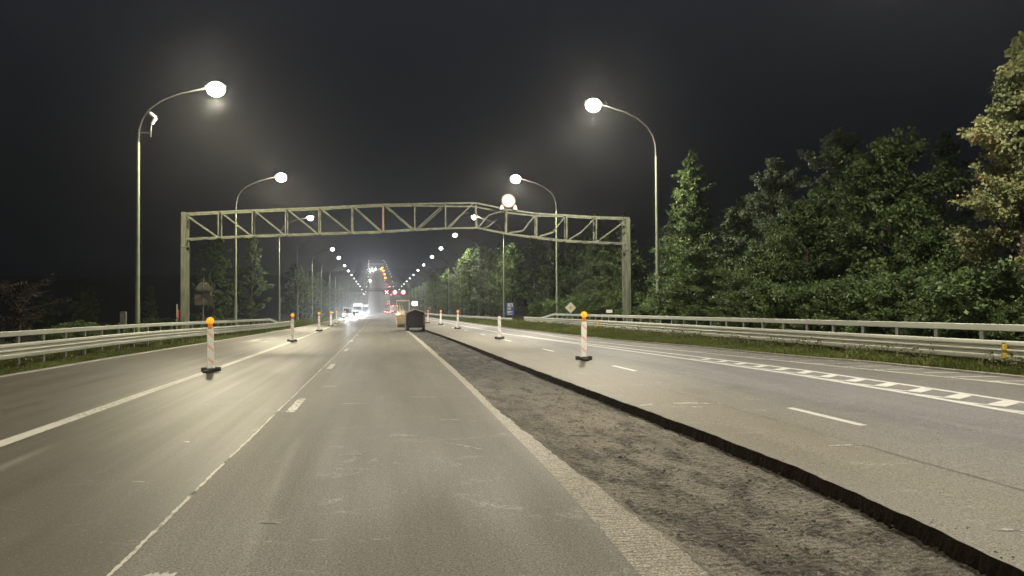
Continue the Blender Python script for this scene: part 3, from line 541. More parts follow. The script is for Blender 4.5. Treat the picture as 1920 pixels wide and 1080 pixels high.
# sign seen from the back
t = thing('road_sign', 'dark sign with rounded top seen from behind beside the left gantry post', 'road sign', (-13.5, 62, 0))
c = MB(); c.tube([(0, 0, -0.3), (0, 0, 4.6)], 0.05, 8); c.build('sign_pole', 'grey', t)
P = [(-0.66, 2.42), (0.66, 2.42), (0.66, 3.75)] + [(0.5 * math.cos(a), 3.72 + 0.5 * math.sin(a)) for a in np.linspace(0.25, math.pi - 0.25, 12)] + [(-0.66, 3.65)]
c = MB(); c.prism(P, 0.07, 0.10); c.build('sign_panel', 'backgrey', t)
c = MB(); [c.box((0, 0.06, z), (1.1, 0.02, 0.05)) for z in (2.7, 3.5)]; c.build('back_brackets', 'backgrey', t)
c = MB(); c.ball((0.17, 0.02, 4.06), 0.05, 8, 6); c.ball((0.55, 0.02, 3.38), 0.06, 8, 6); c.ball((0.55, 0.02, 3.22), 0.055, 8, 6); c.build('bright_clips', 'white', t)
# small furniture
t = thing('utility_cabinet', 'small grey utility cabinet beside the nearest left lamp pole', 'cabinet', (-14.55, 47, -0.05)); c = MB(); c.box((0, 0, 1.65), (0.32, 0.25, 0.75), bev=0.02); c.build('cabinet_box', 'grey', t); c = MB(); c.box((0, 0, 0.6), (0.08, 0.08, 1.4)); c.build('cabinet_post', 'grey', t); c = MB(); c.box((0, -0.13, 1.65), (0.26, 0.012, 0.62)); c.build('cabinet_door', 'galv_dark', t)
t = thing('marker_post', 'slim white and red marker post beside the left gantry post', 'marker post', (-13.55 - 0.35, 56, 0)); c = MB(); c.box((0, 0, 2.0), (0.07, 0.05, 0.9)); c.build('white_head', 'galv_dark', t); c = MB(); c.box((0, 0, 0.7), (0.07, 0.04, 1.5)); c.build('marker_stem', 'galv_dark', t); c = MB(); c.box((0.09, 0.0, 1.75), (0.07, 0.04, 0.6)); c.build('red_band', 'red', t)
t = thing('small_sign', 'small blank grey sign behind the right guard rail near the lit delineator', 'sign', (17.6, 58.9, 0.2)); c = MB(); c.box((0, 0, 1.52), (0.50, 0.03, 0.24)); c.build('sign_panel', 'face', t); c = MB(); c.tube([(0, 0.05, -0.3), (0, 0.05, 1.6)], 0.025, 8); c.build('sign_pole', 'grey', t)
t = thing('priority_sign', 'white diamond sign with a yellow centre behind the right guard rail', 'road sign', (17.6, 71.6, 0.2))
c = MB(); c.prism([(0, 1.30), (0.53, 1.83), (0, 2.36), (-0.53, 1.83)], 0, 0.03); c.build('sign_face', 'brightface', t); c = MB(); c.prism([(0, 1.61), (0.22, 1.83), (0, 2.05), (-0.22, 1.83)], -0.012, 0.0); c.build('yellow_centre', 'yellow', t); c = MB(); c.tube([(0, 0.06, -0.3), (0, 0.06, 2.2)], 0.03, 8); c.build('sign_pole', 'grey', t)
t = thing('blue_sign', 'tall blue information sign with white panels in front of the far trees on the right', 'road sign', (18.0 + Cc(107), 107, 0.2))
c = MB(); c.box((0, 0, 1.75), (1.15, 0.04, 1.75)); c.build('sign_panel', 'blue', t); c = MB()
c.box((0.0, -0.03, 2.28), (0.78, 0.02, 0.5)); c.box((-0.15, -0.03, 1.78), (0.5, 0.02, 0.28)); c.prism([(-.42, 1.12), (.4, 1.3), (.1, 1.45), (-.42, 1.5)], -0.04, -0.022); c.box((-0.05, -0.03, 1.0), (0.7, 0.02, 0.12)); c.build('white_symbols', 'white', t)
c = MB(); c.box((0.12, -0.045, 2.25), (0.12, 0.01, 0.34)); c.build('blue_symbol', 'blue', t); c = MB(); [c.tube([(x, 0.06, -0.4), (x, 0.06, 2.5)], 0.035, 8) for x in (-0.35, 0.35)]; c.build('sign_poles', 'grey', t)
t = thing('round_sign', 'small round white sign with red rim far off right of the works machine', 'road sign', (14.6 + Cc(219), 219, 0.1)); MB().disc((0, 0.02, 2.3), 0.55, 0.04).build('sign_face', 'face', t); MB().ring((0, -0.004, 2.3), 0.40, 0.55, 0.02).build('sign_rim', 'red', t); c = MB(); c.tube([(0, 0.06, -0.3), (0, 0.06, 2.3)], 0.035, 8); c.build('sign_pole', 'grey', t)

# ------------------------------------------------------------------ delineators
def delineator():
    t = thing('delineator', '', 'traffic delineator')
    c = MB(); c.box((0, 0, 0.07), (0.60, 0.19, 0.10), bev=0.02); c.box((-0.23, 0, 0.14), (0.14, 0.17, 0.03)); c.box((0.23, 0, 0.14), (0.14, 0.17, 0.03)); c.build('rubber_foot', 'black', t)
    c = MB(); c.box((0, -0.05, 0.045), (0.19, 1.0, 0.08), bev=0.015); c.build('cross_foot', 'black', t)
    sec = [(-0.085, 0.14), (0.085, 0.14), (0.085, 0.3), (0.104, 0.45), (0.104, 0.70), (0.09, 0.85), (0.098, 1.05), (0.098, 1.28), (0.08, 1.42), (-0.08, 1.42), (-0.098, 1.28), (-0.098, 1.05), (-0.09, 0.85), (-0.104, 0.70), (-0.104, 0.45), (-0.085, 0.3)]
    c = MB(); c.prism(sec, -0.035, 0.035); c.build('board', 'stripes', t)
    l = MB(); l.box((0, 0, 1.50), (0.13, 0.12, 0.17), bev=0.015); lo = l.build('beacon_body', 'amber_box', t)
    l = MB(); l.disc((0, 0, 1.67), 0.112, 0.09, 20); l.ball((0, -0.02, 1.67), 0.085, 14, 8, (1, 0.75, 1)); l.build('beacon_lens', 'amber', lo, True)
    return t
proto = delineator(); first = True
DL = [(-5.5, 26.4, 'delineator with a glowing amber beacon nearest the camera on the left lane line'), (-5.6, 50.0, 'second striped delineator along the left lane line'), (-5.85, 74.0, 'third striped delineator along the left lane line'), (-6.15, 95.0, 'fourth striped delineator along the left lane line'), (-6.45, 112.0, 'fifth striped delineator along the left lane line'), (-6.8, 144.0, 'farthest small delineator of the left row before the oncoming headlights'),
      (7.22, 27.45, 'bright white delineator with a round amber beacon nearest the camera on the right lane'), (7.2, 48.0, 'red and white delineator without a beacon, second on the right lane'), (7.0, 73.5, 'third delineator on the right lane with an amber beacon'), (6.9, 94.0, 'fourth delineator on the right lane, beyond the dark machine'), (6.1, 107.0, 'farthest delineator on the right lane beside the dark machine')]
for i, (x, y, lab) in enumerate(DL):
    o = proto if i == 0 else dup(proto, (x, y, 0), 0); o.location = (x, y, zs(x, y, x > 0)); o['label'] = lab; o['group'] = 'delineators closing the lanes'
    o.rotation_euler = (0, R(random.uniform(-1.5, 1.5)), R(random.uniform(-8, 8)))
    if i == 7:
        for ch in list(o.children):
            if ch.name.startswith('beacon_body'):
                for g in list(ch.children): bpy.data.objects.remove(g)
                bpy.data.objects.remove(ch)

# ------------------------------------------------------------------ works machines on the milled lane
t = thing('asphalt_paver', 'dark tar-stained paving machine with a ridged canopy in the trench', 'paving machine', (2.95, 71.5, -0.1))
c = MB(); c.prism([(-0.78, 0.35), (0.78, 0.35), (0.92, 0.7), (0.92, 1.5), (0.78, 1.78), (0.0, 2.02), (-0.72, 1.72), (-0.86, 1.4), (-0.86, 0.7)], 0.35, 4.6); c.build('hull', 'mdark', t)
c = MB(); c.prism([(-0.62, 0.5), (0.62, 0.5), (0.70, 1.45), (0.45, 1.7), (0.0, 1.86), (-0.45, 1.66), (-0.70, 1.4)], 0.0, 0.4); c.build('hopper', 'mdark', t)
for s_ in (-1, 1):
    c = MB(); c.prism([(0.35, 0.0), (4.4, 0.0), (4.75, 0.3), (4.4, 0.62), (0.35, 0.62), (0.0, 0.3)], s_ * 0.70 - 0.16, s_ * 0.70 + 0.16, 'x'); c.build('crawler_track', 'mdark', t)
    c = MB(); c.prism([(-0.02 * s_, 2.14), (s_ * 1.0, 1.80), (s_ * 1.0, 1.74), (-0.02 * s_, 2.06)], -0.15, 2.2); c.build('canopy_panel', 'canopy', t)
    c = MB(); c.box((s_ * 0.80, 0.12, 1.1), (0.12, 0.25, 1.0), bev=0.03); c.build('side_wing', 'mdrum' if s_ > 0 else 'mdark', t)
c = MB(); c.box((0, -0.15, 0.32), (1.15, 0.16, 0.14), bev=0.02); c.build('push_roller', 'galv_dark', t)
c = MB(); [c.box((x_, -0.02, 0.98), (0.045, 0.05, 0.9)) for x_ in (-0.5, -0.18, 0.18, 0.5)]; c.box((0, -0.03, 0.62), (1.2, 0.05, 0.07)); c.box((0, -0.03, 1.42), (1.3, 0.05, 0.06)); c.build('hopper_ribs', 'mdark', t)
c = MB(); c.tube([(0.0, 0.8, 2.0), (0.0, 0.8, 2.5)], 0.04, 8); c.build('light_mast', 'grey', t)
c = MB(); c.box((-0.04, 0.72, 2.62), (0.46, 0.12, 0.36), bev=0.03); c.build('work_light', 'work', t)
c = MB(); c.box((0.6, 0.9, 2.1), (0.5, 0.5, 0.10)); c.tube([(0.42, 0.9, 1.9), (0.42, 0.9, 2.5)], 0.03, 6); c.tube([(0.8, 0.9, 1.9), (1.1, 0.9, 2.2)], 0.03, 6); c.build('operator_rail', 'grey', t)
t = thing('road_roller', 'cream and yellow road roller with a square cab frame left of the dark paver', 'road roller', (2.05, 86.0, 0))
c = MB(); c.disc((0, 0, 0.72), 0.70, 1.05, 26, 'x'); c.build('drum', 'mdrum', t, True); c = MB(); c.box((0.0, 0.9, 1.05), (1.15, 1.6, 0.55), bev=0.06); c.box((-0.58, 0.3, 0.9), (0.1, 1.4, 0.25)); c.box((0.58, 0.3, 0.9), (0.1, 1.4, 0.25)); c.build('chassis', 'myel', t)
c = MB(); c.box((-0.05, 1.2, 1.6), (0.85, 1.0, 0.6), bev=0.05); c.box((-0.05, 1.55, 2.15), (0.5, 0.14, 0.7), bev=0.04); c.build('operator_seat', 'mcream', t); c = MB(); c.tube([(0, 0.75, 1.85), (0, 0.55, 2.25)], 0.03, 6); c.ring((0, 0.5, 2.3), 0.15, 0.19, 0.03, 16); c.build('steering_wheel', 'black', t)
_c = MB(); _c.prism([(-0.55, 0.42), (0.55, 0.42), (0.55, 0.78), (0.3, 0.98), (-0.3, 0.98), (-0.55, 0.78)], -0.78, -0.70); _c.build('drum_fender', 'myel', t)
c = MB(); [c.tube([(x, y, 1.3), (x, y, 3.0)], 0.05, 8) for x in (-0.55, 0.85) for y in (0.6, 2.2)]; c.box((0.15, 1.4, 2.95), (1.5, 1.9, 0.14), bev=0.04); c.build('roll_frame', 'mcream', t)
c = MB(); c.box((-0.05, 2.4, 1.2), (1.1, 1.5, 0.8), bev=0.08); c.build('engine_hood', 'myel', t); c = MB(); c.disc((0, 3.1, 0.62), 0.62, 1.0, 24, 'x'); c.build('rear_drum', 'mdrum', t, True)
for s_ in (-0.35, 0.62): c = MB(); c.ball((s_, -0.1 + 0.5, 1.45), 0.10, 10, 6); c.build('headlight', 'work', t)
def cone_light(x, y, z, w, col, tx, ty):
    pass

# ------------------------------------------------------------------ traffic
def vehicle(kind, label, x, y, facing, paint_m, group, beacons=0):
    t = thing({'car': 'parked_car', 'truck': 'truck', 'van': 'van'}[kind].replace('parked_car', 'car'), label, kind, (x, y, zr(y)), 0 if facing < 0 else math.pi, group)   # local -y is the front
    if kind == 'car':
        c = MB(); c.prism([(-2.2, 0.35), (2.2, 0.35), (2.2, 0.9), (1.9, 0.98), (-1.2, 0.95), (-2.1, 0.78)], -0.88, 0.88, 'x'); c.build('body', paint_m, t)
        c = MB(); c.prism([(-1.15, 0.96), (1.85, 0.98), (1.35, 1.43), (-0.35, 1.45)], -0.74, 0.74, 'x'); c.build('cabin_glass', 'glass', t); c = MB(); c.box((0, 0.5, 1.465), (1.3, 1.6, 0.03)); c.build('roof', paint_m, t)
        L, Wd, hz, tz, fy, ry = 1.35, 0.80, 0.66, 0.78, -2.17, 2.2; r_ = 0.33; hl = 0.66
    elif kind == 'van':
        c = MB(); c.prism([(-2.6, 0.4), (2.7, 0.4), (2.7, 2.4), (-1.3, 2.4), (-2.0, 1.3), (-2.6, 1.1)], -0.98, 0.98, 'x'); c.build('body', paint_m, t); c = MB(); c.prism([(-2.03, 1.32), (-1.40, 2.27), (-1.36, 2.27), (-1.98, 1.32)], -0.85, 0.85, 'x'); c.build('windscreen', 'glass', t)
        L, Wd, hz, tz, fy, ry = 1.7, 0.92, 0.85, 1.0, -2.62, 2.72; r_ = 0.36; hl = 0.78
    else:
        c = MB(); c.box((0, -3.6, 1.9), (2.45, 2.0, 2.6), bev=0.12); c.build('cab', paint_m, t); c = MB(); c.box((0, -4.62, 2.35), (2.1, 0.04, 0.85), bev=0.01); c.build('windscreen', 'glass', t)
        c = MB(); c.box((0, 1.6, 2.45), (2.5, 8.0, 2.9), bev=0.03); c.build('cargo_box', 'carw', t); c = MB(); c.box((0, 0.5, 0.8), (0.9, 9.5, 0.25)); c.build('chassis', 'card', t); c = MB(); c.box((0, -4.63, 1.25), (1.8, 0.04, 0.5)); c.build('grille', 'card', t)
        L, Wd, hz, tz, fy, ry = 3.4, 1.12, 0.95, 1.05, -4.66, 5.63; r_ = 0.5; hl = 0.95
    for wx in (-Wd, Wd):
        for wy in (-L, L): c = MB(); c.disc((wx, wy, r_), r_, 0.22, 18, 'x'); w_ = c.build('wheel', 'tyre', t); c = MB(); c.disc((wx * 1.10, wy, r_), r_ * 0.6, 0.06, 14, 'x'); c.build('rim', 'rim', w_)
    q = 1.0 + min(1.6, abs(y) / 260.0)
    for s_ in (-1, 1):
        c = MB(); c.ball((s_ * hl, fy, hz), 0.22, 10, 6, (1.1, 0.35, 0.8)); c.build('headlight', 'head', t)
        c = MB(); c.box((s_ * hl, ry, tz), (0.30, 0.05, 0.22), bev=0.02); c.build('tail_light', 'tail', t)
    if kind == 'truck':
        c = MB(); [c.ball((x_, -4.55, 3.28), 0.09, 8, 5) for x_ in (-0.9, -0.3, 0.3, 0.9)]; c.build('marker_lights', 'work', t)
        c = MB(); [c.box((x_, 5.62, 3.6), (0.3, 0.04, 0.12)) for x_ in (-0.9, 0.9)]; c.build('top_tail_lights', 'tail', t)
    for k_ in range(beacons): c = MB(); c.ball(((k_ - (beacons - 1) / 2) * 0.9, 0, 1.6 if kind == 'car' else 4.1 if kind == 'truck' else 2.55), 0.55, 10, 6); c.build('beacon', 'oran', t)
    if facing < 0:
        ld = bpy.data.lights.new('headlight_beam', 'SPOT'); ld.energy = 16000; ld.spot_size = R(50); ld.spot_blend = 0.9; ld.shadow_soft_size = 0.15; ld.color = (0.9, 0.95, 1.0)
        lo = bpy.data.objects.new('headlight_beam', ld); COL.objects.link(lo); lo.parent = t; lo.location = (0, fy - 0.25, hz); lo.rotation_euler = (R(82), 0, math.pi)
    return t
G1 = 'oncoming vehicles with headlights on'
on_ = [('van', 'white oncoming van at the front of the headlight queue on the left', -8.0, 172, 'carw', 'ONa'), ('car', 'first dark oncoming car behind the leading van on the left', -7.4, 196, 'card', 0), ('truck', 'tall oncoming truck with marker lights above its cab in the headlight queue', -7.6, 226, 'carw', 0), ('car', 'oncoming car close behind the tall truck in the headlight queue', -7.3, 252, 'carw', 0), ('truck', 'second oncoming truck farthest back in the headlight queue', -6.9, 292, 'card', 0), ('car', 'last oncoming car at the rear of the near headlight queue', -7.8, 325, 'card', 0)]
for k_, lab, x, y, pm, _ in on_: vehicle(k_, lab, x + 0.5, y, -1, pm, G1)
lab2 = 'tiny vehicle with headlights coming down the far hill'
for i, (x, y) in enumerate([(-19, 1220), (-16.5, 1235), (-22, 1250), (-14, 1190), (-18, 1290), (-15.8, 980), (-11, 1265)]): vehicle('car' if i % 2 else 'truck', lab2, x, y, -1, 'carw', 'vehicles coming down the far hill')
lab3 = 'small vehicle with red tail lights queueing in the right lanes beyond the machines'
for i, (x, y) in enumerate([(2.5, 350), (5.6, 372), (2.0, 400), (5.2, 430), (1.6, 455), (4.6, 690), (7.8, 770), (4.5, 850), (7.0, 860)]): vehicle('truck' if i % 2 else 'car', lab3, x, y, 1, 'card' if i % 3 else 'carw', 'vehicles queueing beyond the machines')
lab4 = 'distant works truck with orange beacons on the far hill'
for i, (x, y, n) in enumerate([(0.5, 1120, 3), (-2.5, 1180, 3), (2.2, 1040, 2), (3.0, 960, 2), (-0.6, 1230, 3)]): vehicle('truck', lab4, x, y, 1, 'carw', 'works trucks with beacons on the far hill', n)

# far lane-signal gantry
t = thing('signal_gantry', 'dark gantry far down the road carrying red lane signals', 'gantry', (0, 320, 0))
c = MB(); c.box((-2.9, 0, 9.6), (28.0, 0.5, 0.55)); c.build('gantry_beam', 'backgrey', t); c = MB(); c.box((-2.9, -0.3, 10.4), (28.0, 0.05, 0.08)); c.build('hand_rail', 'backgrey', t)
for x in (-16.8, 11.0): c = MB(); c.box((x, 0, 4.7), (0.45, 0.45, 9.4)); c.build('gantry_post', 'backgrey', t)
for i, x in enumerate((1.52, 4.85, 8.25)):
    s_ = thing('lane_signal', ['red cross lane signal lit on the far gantry', 'middle lit round lane signal on the far gantry', 'rightmost lit round lane signal on the far gantry'][i], 'lane signal', (x, 319.5, 8.95), group='lane signals on the far gantry')
    c = MB(); c.box((0, 0, 0), (2.4, 0.3, 2.2), bev=0.05); c.build('housing', 'sigbox', s_); c = MB(); c.ring((0, -0.17, 0), 0.98, 1.10, 0.04, 4 if False else 28)  # housing coloured dark red: the signals' red glow put into its paint
    if i: c.build('red_ring', 'redring', s_); c = MB(); c.disc((0, -0.18, 0), 0.80, 0.05, 24); c.build('lit_disc', 'redled', s_)
    else:
        c = MB(); [c.beam((-0.68, -0.19, -0.68 * q), (0.68, -0.19, 0.68 * q), 0.06, 0.34, (0, 0, 1)) for q in (-1, 1)]; c.build('lit_cross', 'redled', s_)
t = thing('signal_gantry', 'gantry on the crest of the far hill above the distant lights', 'gantry', (-12, 1330, 70)); c = MB(); c.box((0, 0, 9), (26, 1.2, 1.6)); c.build('gantry_beam', 'galv', t)
for x in (-12.5, 12.5): c = MB(); c.box((x, 0, 4), (0.9, 0.9, 9)); c.build('gantry_post', 'galv', t)

# ------------------------------------------------------------------ trees
def mesh_np(name, V, nq):
    me = bpy.data.meshes.new(name); me.vertices.add(len(V)); me.vertices.foreach_set('co', V.astype(np.float32).ravel())
    me.loops.add(nq * 4); me.loops.foreach_set('vertex_index', np.arange(nq * 4, dtype=np.int32)); me.polygons.add(nq)
    me.polygons.foreach_set('loop_start', np.arange(0, nq * 4, 4, dtype=np.int32)); me.polygons.foreach_set('loop_total', np.full(nq, 4, np.int32)); me.update(); me.validate(); return me
def leaves(P, size, up=0.6, g=None):
    g = g or rng; n = len(P); d = g.normal(size=(n, 3)); d[:, 2] -= 0.35; d /= np.linalg.norm(d, axis=1)[:, None]
    nrm = g.normal(size=(n, 3)) * (1 - up); nrm[:, 2] += up; u = np.cross(d, nrm); u /= np.linalg.norm(u, axis=1)[:, None] + 1e-9
    s_ = size * g.uniform(0.55, 1.25, n)[:, None]; w = 0.36
    V = np.stack([P, P + d * s_ * 0.5 + u * s_ * w, P + d * s_, P + d * s_ * 0.5 - u * s_ * w], 1).reshape(-1, 3); return V
def tree_meshes(seed, h, cr, limbs, per, leaf, prof, low=0.08, sub=5, spray=0.9, up=0.5, conif=0.0):
    g = np.random.default_rng(seed); rr = random.Random(seed); tb = MB()
    tp = [(0, 0, -0.6)]; x = y = 0
    for i in range(1, 9): x += rr.uniform(-.02, .02) * h * 0.35; y += rr.uniform(-.02, .02) * h * 0.35; tp.append((x, y, h * 0.97 * i / 8))
    r0 = 0.012 * h + 0.05; tb.tube(tp, [r0 * (1 - 0.95 * i / 8) + 0.012 for i in range(9)], 8)
    tpa = np.array(tp); pts = []
    for k in range(limbs):
        f = low + (1 - low) * ((k + 0.5) / limbs) ** 0.85; z = f * h * 0.96; cx = np.interp(z, tpa[:, 2], tpa[:, 0]); cyy = np.interp(z, tpa[:, 2], tpa[:, 1])
        az = k * 2.39996 + rr.uniform(-.5, .5); L = cr * np.interp(f, [p[0] for p in prof], [p[1] for p in prof]) * rr.uniform(0.55, 1.2)
        el = rr.uniform(0.15, 0.75) + 0.5 * f - conif; P = [np.array([cx, cyy, z])]; dv = np.array([math.cos(az) * math.cos(el), math.sin(az) * math.cos(el), math.sin(el)]); ns = 6
        for j in range(ns): dv = dv + np.array([rr.uniform(-.15, .15), rr.uniform(-.15, .15), rr.uniform(-.14, .05)]); dv /= np.linalg.norm(dv); P.append(P[-1] + dv * L / ns)
        tb.tube([tuple(p) for p in P], [max(0.006, (0.018 * L + 0.01) * (1 - 0.9 * j / ns)) for j in range(ns + 1)], 4, False)
        for q in range(sub):
            u = rr.uniform(0.25, 1.0); i0 = min(ns - 1, int(u * ns)); base = P[i0] + (P[i0 + 1] - P[i0]) * (u * ns - i0); d2 = dv + np.array([rr.gauss(0, .7), rr.gauss(0, .7), rr.gauss(0, .35)]); d2 /= np.linalg.norm(d2)
            l2 = L * rr.uniform(0.18, 0.42) * spray; e2 = base + d2 * l2 + np.array([0, 0, -0.08 * l2]); tb.tube([tuple(base), tuple(e2)], [0.012, 0.004], 3, False)
            t_ = g.uniform(0.1, 1.08, per)[:, None]; pp = base + (e2 - base) * t_ + g.normal(size=(per, 3)) * (0.10 * l2 + 0.05) * np.array([1, 1, 0.55]); pts.append(pp)
    P = np.concatenate(pts); V = leaves(P, leaf, up, g); tm = bpy.data.meshes.new('trunk'); tm.from_pydata(tb.v, [], tb.f)
    return tm, mesh_np('crown', V, len(P))
ROUND = [(0, .75), (.25, 1), (.55, .9), (.8, .6), (1, .12)]; CONE = [(0, .9), (.2, 1), (.5, .72), (.8, .4), (1, .08)]; TALL = [(0, .5), (.3, .8), (.6, 1), (.85, .7), (1, .15)]
kinds = {}
def kind(nm, m, **k):
    tm, cm = tree_meshes(**k); tm.materials.append(MT['bark']); cm.materials.append(MT[m]); kinds[nm] = (tm, cm, k['h'])
kind('turning', 'leaf_y', seed=11, h=11.6, cr=3.0, limbs=76, per=66, leaf=0.15, prof=CONE, sub=9, low=0.2)
kind('maple', 'leaf_g', seed=12, h=10, cr=3.6, limbs=85, per=58, leaf=0.21, prof=ROUND, sub=8, low=0.04, up=0.65)
kind('ash', 'leaf_d', seed=13, h=12.5, cr=3.3, limbs=90, per=58, leaf=0.17, prof=CONE, sub=8, low=0.04)
kind('birch', 'leaf_p', seed=14, h=11, cr=2.3, limbs=80, per=44, leaf=0.16, prof=TALL, sub=8, low=0.04)
kind('conical', 'leaf_g', seed=15, h=13, cr=3.0, limbs=95, per=60, leaf=0.17, prof=CONE, sub=8, low=0.03)
kind('bushy', 'leaf_g', seed=16, h=5.5, cr=3.0, limbs=55, per=44, leaf=0.17, prof=ROUND, sub=8, low=0.02)
kind('shrub', 'leaf_g', seed=17, h=2.4, cr=1.7, limbs=36, per=34, leaf=0.13, prof=ROUND, sub=7, low=0.02)
kind('shrub_dry', 'leaf_dry', seed=18, h=4.2, cr=2.6, limbs=46, per=14, leaf=0.14, prof=TALL, sub=7, low=0.05)
kind('far_a', 'leaf_g', seed=19, h=14, cr=3.6, limbs=60, per=26, leaf=0.30, prof=ROUND, sub=6, low=0.05)
kind('far_b', 'leaf_d', seed=20, h=15, cr=3.4, limbs=60, per=26, leaf=0.30, prof=CONE, sub=6, low=0.05)
kind('far_c', 'leaf_p', seed=21, h=13, cr=3.0, limbs=55, per=15, leaf=0.38, prof=TALL, sub=6, low=0.05)
kind('tall_d', 'leaf_d', seed=22, h=19, cr=4.4, limbs=85, per=22, leaf=0.34, prof=TALL, sub=8, low=0.12)
def gz(x, y):
    r_ = grow(y); return float(np.interp(x, [p[0] for p in r_], [p[2] for p in r_]))
def tree(nm, x, y, h, label, group=None, name='tree', wide=1.0, cat='tree', lean=0.0):
    tm, cm, h0 = kinds[nm]; s_ = h / h0; t = thing(name, label, cat, (x, y, gz(x, y) - 0.05), random.uniform(0, 6.28), group); t.scale = (s_ * wide, s_ * wide, s_); t.rotation_euler[0] = lean
    for n_, me in (('trunk', tm), ('crown', cm)): o = bpy.data.objects.new(n_, me); COL.objects.link(o); o.parent = t
    return t
RT = [('turning', 22.5, 24.0, 11.4, 'tree with yellow and orange turning leaves at the far right edge', 'turning_tree'),
      ('maple', 22.6, 31.5, 9.3, 'big leaved dark green tree left of the turning tree', 'maple_tree'),
      ('maple', 20.6, 35.0, 6.8, 'rounded green tree with bright lit lower leaves in the middle of the right bank', 'maple_tree'),
      ('birch', 24.2, 38.0, 11.2, 'slender pale birch rising behind the big leaved tree', 'birch_tree'),
      ('birch', 22.6, 41.5, 10.4, 'slender pale tree between the birch and the conical tree', 'birch_tree'),
      ('ash', 21.2, 44.5, 8.0, 'broad grey green tree right of the conical tree', 'broadleaf_tree'),
      ('conical', 21.4, 51.0, 12.8, 'tall conical green tree just right of the nearest right lamp pole', 'conical_tree'),
      ('bushy', 19.6, 46.0, 5.4, 'bright bushy tree right beside the base of the nearest right lamp pole', 'bushy_tree'),
      ('ash', 23.5, 60.0, 9.5, 'dim tree between the nearest right lamp pole and the right gantry post', 'broadleaf_tree'),
      ('bushy', 20.4, 62.0, 5.2, 'low bushy tree behind the right gantry post', 'bushy_tree'),
      ('conical', 22.2, 75.0, 9.4, 'lit green tree seen just left of the right gantry post', 'conical_tree'),
      ('bushy', 22.2, 28.6, 4.6, 'low dark leafy tree right of the big leaved tree', 'bushy_tree'),
      ('bushy', 20.6, 40.0, 4.8, 'low leafy tree below the slender birch', 'bushy_tree'),
      ('ash', 26.6, 27.0, 10.0, 'dark tree behind the turning tree', 'broadleaf_tree'),
      ('ash', 24.5, 88.0, 10.0, 'dark unlit tree between the second right lamp and the right gantry post', 'broadleaf_tree'),
      ('far_a', 19.4, 116.0, 11.8, 'lit tree right of the third right lamp pole', 'broadleaf_tree'),
      ('far_a', 16.0, 143.0, 13.2, 'brightest leafy tree left of the third right lamp pole', 'broadleaf_tree'),
      ('far_c', 18.3, 131.0, 12.0, 'paler tree directly behind the third right lamp pole', 'broadleaf_tree'),
      ('far_a', 14.4, 216.0, 12.0, 'yellow green tree just right of the machine work light', 'broadleaf_tree')]
for nm, x, y, h, lab, n_ in RT: tree(nm, x, y, h, lab, name=n_)
LT = [('far_b', -18.2, 112, 13.2, 'lit leafy tree left of the unlit lamp under the gantry', 'broadleaf_tree'), ('far_a', -21.5, 104, 12.5, 'dim tree behind the second left lamp pole', 'broadleaf_tree'),
      ('far_c', -17.6, 163, 11.8, 'thin lit tree right of the unlit lamp pole', 'broadleaf_tree'), ('shrub_dry', -25.5, 60, 4.6, 'faint dry bush at the far left beyond the guard rail', 'dry_bush')]
for nm, x, y, h, lab, n_ in LT: tree(nm, x, y, h, lab, name=n_, cat='bush' if 'bush' in n_ else 'tree')
lb = 'dark tree in the tall back row of the right forest'
for i in range(22):
    y = 22 + i * 6.6 + random.uniform(-1.5, 1.5); tree(random.choice(['tall_d', 'tall_d', 'far_b']), 28.5 + random.uniform(-1.5, 5), y, random.uniform(8, 11.5), lb, 'back row of the right forest', 'forest_tree')
lf = 'distant tree in the right roadside row beyond the blue sign'
for i in range(30):
    y = 124 + i * 11 + random.uniform(-3, 3)
    for dx in (0, 6): tree(random.choice(['far_a', 'far_b', 'far_c']), 19.0 + dx + Cc(y) + random.uniform(-1.2, 1.5), y + dx, random.uniform(11, 14.5), lf, 'distant trees beside the right carriageway', 'roadside_tree')
ld_ = 'dark tree in the right roadside row between the right gantry post and the blue sign'
for i in range(5): tree(random.choice(['far_b', 'tall_d']), 25.5 + random.uniform(-1, 2), 84 + i * 7.5, random.uniform(11, 14), ld_, 'dark trees near the blue sign', 'roadside_tree')
ll = 'distant tree in the left roadside row beyond the unlit lamp'
for i in range(26):
    y = 176 + i * 11 + random.uniform(-3, 3); tree(random.choice(['far_a', 'far_b', 'far_c']), -17.2 + Cc(y) + random.uniform(-2.5, 0.6), y, random.uniform(10, 13.5), ll, 'distant trees beside the left carriageway', 'roadside_tree')
l5 = 'unlit tree in the dark row left of the gantry'
for i in range(12): tree(random.choice(['far_b', 'tall_d']), -36 - i * 2.6 + random.uniform(-2, 2), 120 - i * 3.0 + random.uniform(-4, 4), random.uniform(5, 8), l5, 'dark trees beyond the left field', 'field_tree')
l6 = 'tree on the slope of the far hill'
for i in range(34):
    y = 560 + i * 24
    for sd in (-1, 1): tree(random.choice(['far_a', 'far_b']), Cc(y) + sd * (22 + random.uniform(0, 4)), y, random.uniform(11, 15), l6, 'trees on the far hill', 'hillside_tree', wide=1.6)
l7 = 'shrub in the thicket behind the right guard rail'
for i in range(46):
    y = 15 + i * 1.75 + random.uniform(-.6, .6); x = 18.2 + random.uniform(0, 1.9)
    if abs(y - 49.3) < 1.2 or abs(y - 57) < 1.5: x = 19.8
    tree('shrub' if i % 3 else 'bushy', x, y, random.uniform(1.5, 2.7), l7, 'shrubs behind the right guard rail', 'shrub', cat='shrub', wide=1.15)
l8 = 'shrub behind the left guard rail'
for i in range(26): tree('shrub', -15.3 - random.uniform(0, 3.5), 26 + i * 2.7, random.uniform(0.7, 1.5), l8, 'shrubs behind the left guard rail', 'shrub', cat='shrub')

